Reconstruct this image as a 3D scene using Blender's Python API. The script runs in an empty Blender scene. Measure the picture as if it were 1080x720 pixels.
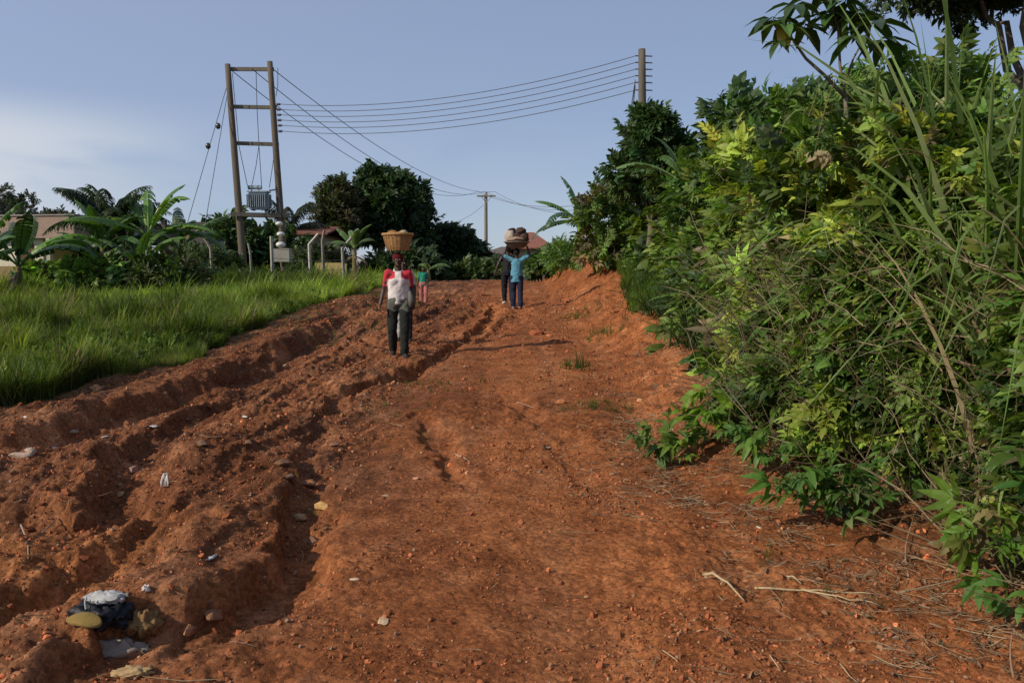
import bpy, math, random
import numpy as np
from mathutils import Vector, Matrix
RNG = np.random.default_rng(7)
random.seed(7)
scene = bpy.context.scene
COL = scene.collection
PI = math.pi
# ------------------------------------------------------------------ camera geometry
CAMZ = 1.6; FPX = 850.0; TILT = math.atan(70/850)
def P(px, py, Y):
    "world point on the sight line of a photo position, at depth Y"
    u = (px-540)/FPX; v = (360-py)/FPX
    d = (u, math.cos(TILT)+v*math.sin(TILT), -math.sin(TILT)+v*math.cos(TILT))
    t = Y/d[1]
    return np.array([d[0]*t, Y, CAMZ+d[2]*t])
# ------------------------------------------------------------------ noise
def _hash(ix, iy, iz=0, seed=0):
    h = (ix.astype(np.int64)*374761393 + iy.astype(np.int64)*668265263 + np.asarray(iz).astype(np.int64)*2147483647 + seed*974634777) & 0xffffffff
    h = ((h ^ (h >> 13))*1274126177) & 0xffffffff
    h = ((h ^ (h >> 16))*2246822519) & 0xffffffff
    return ((h ^ (h >> 15)) & 0xffffff)/float(0xffffff)
def vn2(x, y, seed=0):
    x = np.asarray(x, float); y = np.asarray(y, float)
    ix = np.floor(x); iy = np.floor(y); fx = x-ix; fy = y-iy
    fx = fx*fx*fx*(fx*(fx*6-15)+10); fy = fy*fy*fy*(fy*(fy*6-15)+10)
    a = _hash(ix, iy, 0, seed); b = _hash(ix+1, iy, 0, seed); c = _hash(ix, iy+1, 0, seed); d = _hash(ix+1, iy+1, 0, seed)
    return (a*(1-fx)+b*fx)*(1-fy)+(c*(1-fx)+d*fx)*fy
def fbm2(x, y, oct=4, seed=0, gain=.5):
    s = 0; a = 1; t = 0
    for i in range(oct):
        ca, sa = math.cos(.6*i), math.sin(.6*i)
        s = s + a*(vn2((x*ca-y*sa)*2**i, (x*sa+y*ca)*2**i, seed+i)*2-1); t += a; a *= gain
    return s/t
def vn3(p, seed=0):
    i = np.floor(p); f = p-i; f = f*f*(3-2*f); r = 0
    for dx in (0, 1):
        for dy in (0, 1):
            for dz in (0, 1):
                w = (f[:, 0] if dx else 1-f[:, 0])*(f[:, 1] if dy else 1-f[:, 1])*(f[:, 2] if dz else 1-f[:, 2])
                r = r+w*_hash(i[:, 0]+dx, i[:, 1]+dy, i[:, 2]+dz, seed)
    return r*2-1
def worley(x, y, seed=0):
    ix = np.floor(x); iy = np.floor(y); best = np.full(np.shape(x), 9.); bid = np.zeros(np.shape(x))
    for dx in (-1, 0, 1):
        for dy in (-1, 0, 1):
            cx = ix+dx; cy = iy+dy
            jx = cx+_hash(cx, cy, 1, seed); jy = cy+_hash(cx, cy, 2, seed)
            d = np.hypot(x-jx, y-jy); m = d < best
            best = np.where(m, d, best); bid = np.where(m, _hash(cx, cy, 3, seed), bid)
    return best, bid
def sst(a, b, x):
    t = np.clip((x-a)/(b-a), 0, 1); return t*t*(3-2*t)
# ------------------------------------------------------------------ terrain
def base(y):
    return np.interp(y, [-40, 3, 8, 12.2, 20, 28, 35, 45, 60, 100, 300, 3000], [-.2, 0, .12, .34, .80, 1.10, 1.25, 1.28, 1.1, .8, .3, -4])
def xl(y):   # grass edge
    return np.interp(y, [-40, 3, 7, 9, 13, 16, 20, 26, 32, 40], [-5.8, -5.8, -5.9, -5.75, -5.0, -5.1, -5.0, -4.9, -4.9, -4.8])
def xe(y):   # where the thicket starts on the bank
    return np.interp(y, [-40, 3.2, 3.7, 4.9, 5.5, 7.2, 9, 12, 15, 20, 25, 30, 40], [2.6, 2.45, 2.35, 2.3, 1.85, 1.75, 2.05, 2.5, 2.85, 3.1, 2.75, 2.4, 2.6])
def toe(y):
    return np.interp(y, [-40, 3, 5, 7, 9, 12, 15, 20, 25, 30, 40], [2.3, 2.2, 1.7, 1.2, 1.1, .95, 1.1, 1.15, 1.0, 1.0, 1.4])
def bankh(y):
    return np.interp(y, [-40, 4, 8, 12, 15, 20, 25, 30, 45], [.1, .14, .30, .46, .70, .92, 1.2, 1.1, .5])
_WC = {}
def W(px, py):
    if (px, py) not in _WC: _WC[px, py] = W_(px, py)
    return _WC[px, py]
def W_(px, py):   # photo position -> (x, y) on the smooth base profile
    Y = np.linspace(2, 60, 4000); z = np.array([P(px, py, 1.)[2]-CAMZ])*Y+CAMZ
    d = z-base(Y); k = np.argmax(d < 0); Yk = Y[k] if d.min() < 0 else 40.
    return (px-540)/FPX*Yk/(math.cos(TILT)+(360-py)/FPX*math.sin(TILT)), Yk
def chan(x, y, pix, w, d, ls=.35):
    "depth of an eroded rill along a line; its left wall is the steep one"
    pts = [W(*p[:2])+(p[2] if len(p) > 2 else 1.,) for p in pix]
    best = np.full(x.shape, 99.); sd = np.zeros(x.shape); sc = np.zeros(x.shape)
    for (ax, ay, as_), (bx, by, bs) in zip(pts[:-1], pts[1:]):
        if by < ay: ax, ay, as_, bx, by, bs = bx, by, bs, ax, ay, as_
        L = (bx-ax)**2+(by-ay)**2
        t = np.clip(((x-ax)*(bx-ax)+(y-ay)*(by-ay))/L, 0, 1)
        ex = x-ax-t*(bx-ax); ey = y-ay-t*(by-ay); dd = np.hypot(ex, ey)
        sg = np.sign((bx-ax)*(y-ay)-(by-ay)*(x-ax)); m = dd < best
        best = np.where(m, dd, best); sd = np.where(m, sg, sd); sc = np.where(m, as_+(bs-as_)*t, sc)
    ww = np.where(sd > 0, w*ls, w)*(.35+.65*sc)
    return d*sc*(1-sst(.25, 1., best/np.maximum(ww, 1e-3)))
G = [ # (pixel polyline (px,py,scale)), width, depth, left steepness
 ([(40,715,.9),(110,670,1.2),(200,655,1),(262,628,1),(300,595,1),(325,550,.8),(318,505,.45),(335,455,.28),(372,415,.35),(430,393,.7),(462,372,.6),(500,352,.5),(515,335,.6),(520,322,.4)], .36, .19, .35),
 ([(0,640,.7),(45,625,.8),(110,598,1),(150,585,.7),(175,560,.2)], .45, .2, .4),
 ([(0,560,1),(60,565,1),(118,540,1),(122,505,.9),(150,470,1),(215,440,.8),(262,410,.7),(330,378,.6),(370,360,.5),(400,340,.3)], .5, .21, .45),
 ([(0,470,1),(60,458,1),(150,428,1),(240,398,1),(300,372,1.1),(345,350,1.),(365,335,.6),(390,322,.3)], .75, .28, .6),
 ([(320,436,.4),(365,418,.7),(408,400,.8),(440,385,.6)], .3, .12, .5),
 ([(448,440,.6),(462,470,1),(470,500,.8),(486,515,.2)], .2, .07, .6),
 ([(525,408,.3),(556,432,.8),(578,450,.6),(625,500,.4),(650,560,.1)], .35, .06, .6),
 ([(200,470,.4),(250,450,.7),(300,440,.5),(330,420,.3)], .3, .1, .5),
 ([(185,700,.2),(215,675,.8),(245,640,.3)], .2, .06, .6),
 ([(420,350,.5),(450,335,.8),(475,322,.7),(480,312,.4)], .5, .14, .5),
 ([(470,352,.4),(492,338,.7),(505,322,.6)], .5, .12, .5),
 ([(505,362,.5),(530,345,.8),(545,330,.7),(552,318,.4)], .5, .1, .5),
 ([(380,330,.5),(420,318,.8),(450,310,.6)], .6, .14, .5),
 ([(430,372,.3),(395,366,.7),(360,372,.5)], .4, .1, .5),
]
def rough(x):  # how broken the surface is: strong on the eroded left, worn smooth on the tracked right
    return 1-sst(-2.2, -.2, x)
def H(x, y, fine=True):
    x = np.asarray(x, float); y = np.asarray(y, float)
    xw = x+.13*fbm2(x*2.2, y*2.2, 3, 5)+.07*fbm2(x*7, y*7, 3, 6); yw = y+.12*fbm2(x*2.0, y*2.0, 3, 15)
    z = base(y)
    inl = sst(.0, 1., xl(y)-xw+.15)                 # grass side
    z = z+inl*(.12-.08*np.clip(z, 0, 9)) - .10*sst(14, 40, y)*inl
    b = sst(0, 1, (xw-toe(y))/np.maximum(xe(y)-toe(y)+.3, .3))
    z = z+b*bankh(y)+sst(.1, 2.6, x-xe(y))*.75*sst(60, 40, y)*sst(-10, 2, y)+.03*np.clip(x-xe(y)-2, 0, 30)
    road = sst(xl(y)-.4, xl(y)+.6, xw)*(1-b)*sst(70, 40, y)
    r = rough(x+.2*fbm2(x*.8, y*.5, 2, 40))
    far = sst(13, 20, y)
    rr = np.clip(r+far*.55, 0, 1)
    # ledges of laterite on the eroded side
    n = fbm2(x*1.05, y*.5, 4, 21)
    q = n*4.2; fq = np.floor(q); t = q-fq; ter = (fq+sst(.38, .62, t))/4.2
    z = z+road*rr*(.085*ter+.05*n)*np.where(y > 24, .45, 1)
    z = z+road*(.05*fbm2(x*.7, y*.45, 3, 31))
    rg = 1-np.abs(fbm2(x*1.9-y*.25, y*.42, 3, 33))*2.6; z = z+road*rr*.048*np.clip(rg, -.6, 1)
    rg = 1-np.abs(fbm2(x*4.6-y*.9, y*1.3, 3, 34))*2.6; z = z+road*rr*.024*np.clip(rg, -.6, 1)
    z = z+road*(1-r)*(.022*fbm2(x*2.6-.5*np.sin(y*.22), y*.16, 3, 35)-.018*np.exp(-((x-.05-.5*np.sin(y*.16))/.16)**2)-.016*np.exp(-((x-1.0-.35*np.sin(y*.16))/.15)**2))
    for g in G:
        z = z-chan(xw, yw, *g)*road
    # a raised shoulder beside the deep rill, and the orange ledge lower left
    for (px, py, rx, ry, hh) in ((215,565,.45,.8,.08),(150,640,.3,.3,.05),(60,590,.5,.35,.10),(250,480,.8,1.2,.09),(60,500,.9,.6,.12),(475,430,.3,1.2,.05),(600,440,.5,2.,.05),(530,480,.5,2.,.03)):
        cx, cy = W(px, py); z = z+hh*np.exp(-((xw-cx)/rx)**2-((yw-cy)/ry)**2)
    if fine:
        near = 1-sst(9, 22, y)
        cm = sst(-.15, .35, fbm2(x*.9, y*.7, 3, 51)+.35*r+.25*sst(.6, 1.6, x-.25*np.sin(y)))  # where clods lie
        for sc, amp, sd in ((3.6, .026, 61), (9.5, .018, 62), (19, .014, 63)):
            f, idd = worley(x*sc+.25*fbm2(x*6, y*6, 2, sd), y*sc, sd)
            dome = np.clip(.55*(.35+.65*idd)-f, 0, 1)*np.where(idd > .45, 1, .25)
            z = z+road*amp*dome*1.6*cm*(near if sc > 4 else 1)*(.30+1.25*np.maximum(r, .2))
        z = z+(.35+.65*cm)*near*(.012*fbm2(x*11, y*9, 3, 71)+.008*fbm2(x*32, y*32, 2, 72))*(1+.7*r)*(road+.5)
        bb_ = np.clip(b*2.2, 0, 1)*sst(6, 9, y)*sst(xe(y)+1.2, xe(y)+.4, x); f3, i3 = worley(x*5.+.3*fbm2(x*6, y*6, 2, 75), y*4., 76); z = z+.02*b*fbm2(x*6, y*6, 3, 73)+bb_*(.09*fbm2(x*2.6, y*1.3, 4, 74)+.05*np.clip(.55-f3, 0, 1)*(i3 > .4)+.03*(1-np.abs(fbm2(x*3.3, y*3.5, 3, 77))*2.5))
    z = z+inl*.06*fbm2(x*.8, y*.8, 3, 81)*sst(.2, 1.5, xl(y)-x)
    return z
def h1(x, y): return float(H(np.array([x]), np.array([y]))[0])
def hit(px, py):
    "where the sight line of a photo position meets the real ground"
    Y = np.concatenate([np.linspace(2, 12, 2500), np.linspace(12, 60, 2500)])
    d = P(px, py, 1.); x = d[0]*Y; z = CAMZ+(d[2]-CAMZ)*Y
    g = H(x, Y); k = int(np.argmax(z < g)) if (z < g).any() else len(Y)-1
    return np.array([x[k], Y[k], g[k]])
# ------------------------------------------------------------------ mesh building
def link(o, parent=None):
    COL.objects.link(o)
    if parent is not None: o.parent = parent
    return o
def tag(o, label=None, cat=None, group=None, kind=None):
    if label: o['label'] = label
    if cat: o['category'] = cat
    if group: o['group'] = group
    if kind: o['kind'] = kind
    return o
def empty(name, loc, label, cat, group=None, rz=0):
    o = bpy.data.objects.new(name, None); o.location = tuple(float(v) for v in loc); o.rotation_euler = (0, 0, rz)
    o.empty_display_size = .2
    link(o); return tag(o, label, cat, group)
def copy_tree(o, parent=None):
    c = o.copy(); COL.objects.link(c)
    if parent is not None: c.parent = parent
    for ch in o.children: copy_tree(ch, c)
    return c
class Acc:
    def __init__(s): s.V = []; s.C = []; s.F = {3: [], 4: []}; s.n = 0
    def raw(s, V, F, col):
        V = np.asarray(V, float); col = np.asarray(col, float)
        if col.ndim == 1: col = np.repeat(col[None, :3], len(V), 0)
        s.V.append(V); s.C.append(col)
        q = [f for f in F if len(f) == 4]; t = [f for f in F if len(f) == 3]
        if q: s.F[4].append(np.array(q)+s.n)
        if t: s.F[3].append(np.array(t)+s.n)
        s.n += len(V)
    def inst(s, T, pos, R, scale, col):
        "T=(V,F4,F3,shade); pos (m,3); R (m,3,3) columns = axes; scale (m,) or (m,3); col (m,3)"
        V, F4, F3, sh = T; m = len(pos)
        if m == 0: return
        scale = np.asarray(scale, float)
        if scale.ndim == 1: scale = scale[:, None]
        Vs = V[None]*scale[:, None, :]
        Wd = np.einsum('mij,mkj->mki', R, Vs)+pos[:, None]
        k = len(V)
        s.V.append(Wd.reshape(-1, 3)); s.C.append((col[:, None]*sh[None, :, :]).reshape(-1, 3))
        off = (np.arange(m)*k)[:, None, None]+s.n
        if len(F4): s.F[4].append((F4[None]+off).reshape(-1, 4))
        if len(F3): s.F[3].append((F3[None]+off).reshape(-1, 3))
        s.n += m*k
    def tube(s, pts, rad, col, sides=6, cap=True):
        pts = np.asarray(pts, float); n = len(pts); rad = np.broadcast_to(np.asarray(rad, float), (n,))
        t = np.gradient(pts, axis=0); t /= np.linalg.norm(t, axis=1)[:, None]+1e-9
        ref = np.array([0, 0, 1.]) if abs(t[:, 2]).mean() < .8 else np.array([1., 0, 0])
        a = np.cross(t, ref); a /= np.linalg.norm(a, axis=1)[:, None]+1e-9; b = np.cross(t, a)
        th = np.linspace(0, 2*PI, sides, endpoint=False)
        V = pts[:, None]+rad[:, None, None]*(a[:, None]*np.cos(th)[None, :, None]+b[:, None]*np.sin(th)[None, :, None])
        V = V.reshape(-1, 3); F = []
        for i in range(n-1):
            for j in range(sides):
                k = (j+1) % sides; F.append((i*sides+j, i*sides+k, (i+1)*sides+k, (i+1)*sides+j))
        if cap:
            V = np.vstack([V, pts[0], pts[-1]]); c0 = n*sides
            for j in range(sides):
                k = (j+1) % sides; F.append((k, j, c0)); F.append(((n-1)*sides+j, (n-1)*sides+k, c0+1))
        s.raw(V, F, col); return s
    def box(s, lo, hi, col, M=None):
        x0, y0, z0 = lo; x1, y1, z1 = hi
        V = np.array([(x0,y0,z0),(x1,y0,z0),(x1,y1,z0),(x0,y1,z0),(x0,y0,z1),(x1,y0,z1),(x1,y1,z1),(x0,y1,z1)], float)
        if M is not None: V = V@M[0].T+M[1]
        s.raw(V, [(0,3,2,1),(4,5,6,7),(0,1,5,4),(1,2,6,5),(2,3,7,6),(3,0,4,7)], col); return s
    def lathe(s, prof, col, seg=24, c=(0, 0, 0), sx=1., sy=1.):
        V = []; F = []; n = len(prof); th = np.linspace(0, 2*PI, seg, endpoint=False)
        for r, z in prof:
            for t in th: V.append((c[0]+r*math.cos(t)*sx, c[1]+r*math.sin(t)*sy, c[2]+z))
        for i in range(n-1):
            for j in range(seg):
                k = (j+1) % seg; F.append((i*seg+j, i*seg+k, (i+1)*seg+k, (i+1)*seg+j))
        s.raw(V, F, col); return s
    def blob(s, c, r, col, seg=14, ring=9, lump=0., freq=3., seed=0, R=None):
        V = []; F = []
        for i in range(ring+1):
            a = PI*i/ring
            for j in range(seg):
                t = 2*PI*j/seg; V.append((math.sin(a)*math.cos(t), math.sin(a)*math.sin(t), -math.cos(a)))
        V = np.array(V)
        if lump: V = V*(1+lump*vn3(V*freq+seed*7.3, seed))[:, None]
        V = V*np.asarray(r, float)
        if R is not None: V = V@np.asarray(R).T
        V = V+np.asarray(c, float)
        for i in range(ring):
            for j in range(seg):
                k = (j+1) % seg; F.append((i*seg+j, i*seg+k, (i+1)*seg+k, (i+1)*seg+j))
        s.raw(V, F, col); return s
    def build(s, name, mat, parent=None, smooth=False, origin=None):
        V = np.concatenate(s.V); C = np.concatenate(s.C)
        if origin is not None: V = V-np.asarray(origin, float)
        me = bpy.data.meshes.new(name)
        f3 = np.concatenate(s.F[3]) if s.F[3] else np.zeros((0, 3), int)
        f4 = np.concatenate(s.F[4]) if s.F[4] else np.zeros((0, 4), int)
        me.vertices.add(len(V)); me.vertices.foreach_set('co', V.astype(np.float32).ravel())
        me.loops.add(f4.size+f3.size)
        me.loops.foreach_set('vertex_index', np.concatenate([f4.ravel(), f3.ravel()]).astype(np.int32))
        me.polygons.add(len(f4)+len(f3))
        st = np.concatenate([np.arange(len(f4))*4, len(f4)*4+np.arange(len(f3))*3]).astype(np.int32)
        me.polygons.foreach_set('loop_start', st)
        me.update(calc_edges=True)
        me.polygons.foreach_set('use_smooth', np.full(len(me.polygons), bool(smooth)))
        ca = me.color_attributes.new('Col', 'FLOAT_COLOR', 'POINT')
        ca.data.foreach_set('color', np.hstack([C, np.ones((len(C), 1))]).astype(np.float32).ravel())
        me.materials.append(mat)
        o = bpy.data.objects.new(name, me)
        if origin is not None and parent is None: o.location = tuple(float(v) for v in origin)
        return link(o, parent)
def rot(d, roll=None, n=None):
    "frames whose Y axis follows d; Z (the leaf's face) as near to n as it can, then rolled"
    d = np.asarray(d, float); d = d/(np.linalg.norm(d, axis=1)[:, None]+1e-9); m = len(d)
    if n is None: n = np.repeat([[0, 0, 1.]], m, 0)
    x = np.cross(d, n); x /= np.linalg.norm(x, axis=1)[:, None]+1e-6; z = np.cross(x, d)
    if roll is not None:
        c = np.cos(roll)[:, None]; s_ = np.sin(roll)[:, None]; x, z = x*c+z*s_, z*c-x*s_
    return np.stack([x, d, z], axis=2)
def rz(a):
    c, s = math.cos(a), math.sin(a); return np.array([[c, -s, 0], [s, c, 0], [0, 0, 1]])
# ------------------------------------------------------------------ leaf templates (length 1 along +Y)
def leaflet(V, F4, F3, S, o, ang, L, w, droop=.25, pitch=0., sh=1., fold=.25):
    "pointed leaf with a fold along the midrib"
    k = len(V); c, s = math.cos(ang), math.sin(ang)
    def put(a, b, z):  # a across, b along
        x = a*c+b*s; y = -a*s+b*c
        V.append((o[0]+x, o[1]+y, o[2]+z+b*pitch)); S.append((sh, sh, sh))
    put(0, 0, 0)
    for t, ww in ((.3, .95), (.65, .75)):
        z = -droop*L*t*t
        put(-w*ww/2, L*t, z+fold*w*ww*.5); put(0, L*t, z); put(w*ww/2, L*t, z+fold*w*ww*.5)
    put(0, L, -droop*L)
    F3 += [(k, k+2, k+1), (k, k+3, k+2), (k+4, k+5, k+7), (k+5, k+6, k+7)]
    F4 += [(k+1, k+2, k+5, k+4), (k+2, k+3, k+6, k+5)]
def tmpl(fn):
    V, F4, F3, S = [], [], [], []; fn(V, F4, F3, S)
    return (np.array(V, float), np.array(F4, int).reshape(-1, 4), np.array(F3, int).reshape(-1, 3), np.array(S, float))
def stalk(V, F4, F3, S, pts, w, sh=(1.2, .9, .9)):
    k = len(V)
    for p in pts: V.append((p[0]-w/2, p[1], p[2])); V.append((p[0]+w/2, p[1], p[2])); S.append(sh); S.append(sh)
    for i in range(len(pts)-1): F4.append((k+2*i, k+2*i+1, k+2*i+3, k+2*i+2))
def t_simple(w=.5, droop=.25):
    return tmpl(lambda V, F4, F3, S: leaflet(V, F4, F3, S, (0, 0, 0), 0, 1, w, droop))
def t_pinnate(n=5, L=.42, w=.17, droop=.35, seed=1):
    r = random.Random(seed)
    def f(V, F4, F3, S):
        stalk(V, F4, F3, S, [(0, t, -.25*t*t) for t in (0, .35, .7, 1)], .015)
        for i in range(n):
            t = .22+.7*i/(n-1)
            for sg in (-1, 1):
                leaflet(V, F4, F3, S, (0, t, -.25*t*t), sg*(1.05-.35*t+r.uniform(-.15, .15)), L*(1-.35*abs(t-.5))*r.uniform(.85, 1.1), w, droop, r.uniform(-.25, .25), r.uniform(.8, 1.2))
        leaflet(V, F4, F3, S, (0, 1, -.25), 0, L, w, droop, -.3, 1.)
    return tmpl(f)
def t_palmate(n=7, L=.62, w=.16, droop=.5, seed=1, pet=.42):
    r = random.Random(seed)
    def f(V, F4, F3, S):
        stalk(V, F4, F3, S, [(0, 0, 0), (0, pet*.5, .03), (0, pet, 0)], .02)
        for i in range(n):
            a = (i-(n-1)/2)/((n-1)/2)*2.25
            leaflet(V, F4, F3, S, (0, pet, 0), a, L*(1-.3*abs(a)/2.25)*r.uniform(.9, 1.1), w, droop, r.uniform(-.2, .1), r.uniform(.82, 1.15), .35)
    return tmpl(f)
def t_cluster(n=9, seed=1, w=.42, L=.45):
    "a twig end with simple leaves all round it"
    r = random.Random(seed)
    def f(V, F4, F3, S):
        stalk(V, F4, F3, S, [(0, 0, 0), (.02, .5, .03), (0, 1, 0)], .02)
        for i in range(n):
            t = .15+.85*i/(n-1)
            leaflet(V, F4, F3, S, (0, t*.8, r.uniform(-.05, .05)), (1 if i % 2 else -1)*r.uniform(.4, 1.5)*(1.1-.7*t), L*r.uniform(.7, 1.15), w*L*r.uniform(.9, 1.2), r.uniform(.2, .6), r.uniform(-.6, .5), r.uniform(.75, 1.25), r.uniform(.1, .5))
    return tmpl(f)
def t_blade(w=.03, bend=.6, seg=5):
    def f(V, F4, F3, S):
        for i in range(seg+1):
            t = i/seg; ww = w*(1-t**2.2)*(.6+.4*min(1, t*4))+.0008; a = bend*t*t*1.6
            y = t*math.cos(a*.8); z = -bend*t**2.4*.75
            sh = .75+.4*t
            V.append((-ww/2, y, z+ww*.3)); V.append((0, y, z)); V.append((ww/2, y, z+ww*.3))
            for _ in range(3): S.append((sh, sh, sh))
        for i in range(seg):
            k = 3*i; F4.append((k, k+1, k+4, k+3)); F4.append((k+1, k+2, k+5, k+4))
    return tmpl(f)
def t_tuft(n=8, seed=1, w=.02, spread=.5):
    r = random.Random(seed)
    def f(V, F4, F3, S):   # grows along +Z
        for b in range(n):
            az = r.uniform(0, 2*PI); lean = r.uniform(.05, spread); L = r.uniform(.55, 1.); bend = r.uniform(.1, .8); ox, oy = r.uniform(-.1, .1), r.uniform(-.1, .1)
            k = len(V); ww = w*r.uniform(.7, 1.3); sh0 = r.uniform(.75, 1.25)
            dx, dy = math.cos(az), math.sin(az); wx, wy = -dy, dx
            for i in range(4):
                t = i/3; rr = L*(lean*t+bend*.45*t**2.5); z = L*(t-.35*bend*t**3)*math.cos(lean)
                g = ww*(1-t**2)*.5+.0006; sh = sh0*(.7+.4*t)
                V.append((ox+dx*rr-wx*g, oy+dy*rr-wy*g, z)); V.append((ox+dx*rr+wx*g, oy+dy*rr+wy*g, z)); S.append((sh,)*3); S.append((sh,)*3)
            for i in range(3): F4.append((k+2*i, k+2*i+1, k+2*i+3, k+2*i+2))
    return tmpl(f)
# ------------------------------------------------------------------ materials
def newmat(name):
    m = bpy.data.materials.new(name); m.use_nodes = True; nt = m.node_tree; nt.nodes.clear(); return m, nt
def N(nt, t, **kw):
    n = nt.nodes.new(t)
    for k, v in kw.items():
        if k in n.inputs.keys(): n.inputs[k].default_value = v
        else: setattr(n, k, v)
    return n
def mat_leaf(name, rough=.5, trans=.3, spec=.35):
    m, nt = newmat(name); L = nt.links.new
    a = N(nt, 'ShaderNodeAttribute', attribute_name='Col')
    nz = N(nt, 'ShaderNodeTexNoise', Scale=9., Detail=3.); geo = N(nt, 'ShaderNodeNewGeometry'); L(geo.outputs['Position'], nz.inputs['Vector'])
    mr = N(nt, 'ShaderNodeMapRange'); mr.inputs['To Min'].default_value = .7; mr.inputs['To Max'].default_value = 1.3; L(nz.outputs['Fac'], mr.inputs['Value'])
    mx = N(nt, 'ShaderNodeVectorMath', operation='SCALE'); L(a.outputs['Color'], mx.inputs[0]); L(mr.outputs[0], mx.inputs['Scale'])
    p = N(nt, 'ShaderNodeBsdfPrincipled', Roughness=rough); p.inputs['Specular IOR Level'].default_value = spec
    L(mx.outputs[0], p.inputs['Base Color'])
    t = N(nt, 'ShaderNodeBsdfTranslucent'); g = N(nt, 'ShaderNodeVectorMath', operation='MULTIPLY'); g.inputs[1].default_value = (1.25, 1.35, .5)
    L(mx.outputs[0], g.inputs[0]); L(g.outputs[0], t.inputs['Color'])
    s = N(nt, 'ShaderNodeMixShader', Fac=trans); L(p.outputs[0], s.inputs[1]); L(t.outputs[0], s.inputs[2])
    o = N(nt, 'ShaderNodeOutputMaterial'); L(s.outputs[0], o.inputs[0]); return m
def mat_col(name, rough=.8, bump=.3, scale=30., var=.25, spec=.3, metallic=0., stretch=(1, 1, 1)):
    "colour from the mesh, broken up with two noises and a bump"
    m, nt = newmat(name); L = nt.links.new
    a = N(nt, 'ShaderNodeAttribute', attribute_name='Col'); tc = N(nt, 'ShaderNodeTexCoord')
    mp = N(nt, 'ShaderNodeMapping'); mp.inputs['Scale'].default_value = stretch; L(tc.outputs['Object'], mp.inputs['Vector'])
    n1 = N(nt, 'ShaderNodeTexNoise', Scale=scale, Detail=5.); n2 = N(nt, 'ShaderNodeTexNoise', Scale=scale*.13, Detail=3.)
    L(mp.outputs[0], n1.inputs['Vector']); L(mp.outputs[0], n2.inputs['Vector'])
    ad = N(nt, 'ShaderNodeMath', operation='ADD'); L(n1.outputs['Fac'], ad.inputs[0]); L(n2.outputs['Fac'], ad.inputs[1])
    mr = N(nt, 'ShaderNodeMapRange'); mr.inputs['From Min'].default_value = .6; mr.inputs['From Max'].default_value = 1.4
    mr.inputs['To Min'].default_value = 1-var; mr.inputs['To Max'].default_value = 1+var; L(ad.outputs[0], mr.inputs['Value'])
    mx = N(nt, 'ShaderNodeVectorMath', operation='SCALE'); L(a.outputs['Color'], mx.inputs[0]); L(mr.outputs[0], mx.inputs['Scale'])
    p = N(nt, 'ShaderNodeBsdfPrincipled', Roughness=rough, Metallic=metallic); p.inputs['Specular IOR Level'].default_value = spec
    L(mx.outputs[0], p.inputs['Base Color'])
    b = N(nt, 'ShaderNodeBump', Strength=bump, Distance=.01); L(n1.outputs['Fac'], b.inputs['Height']); L(b.outputs[0], p.inputs['Normal'])
    o = N(nt, 'ShaderNodeOutputMaterial'); L(p.outputs[0], o.inputs[0]); return m
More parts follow.
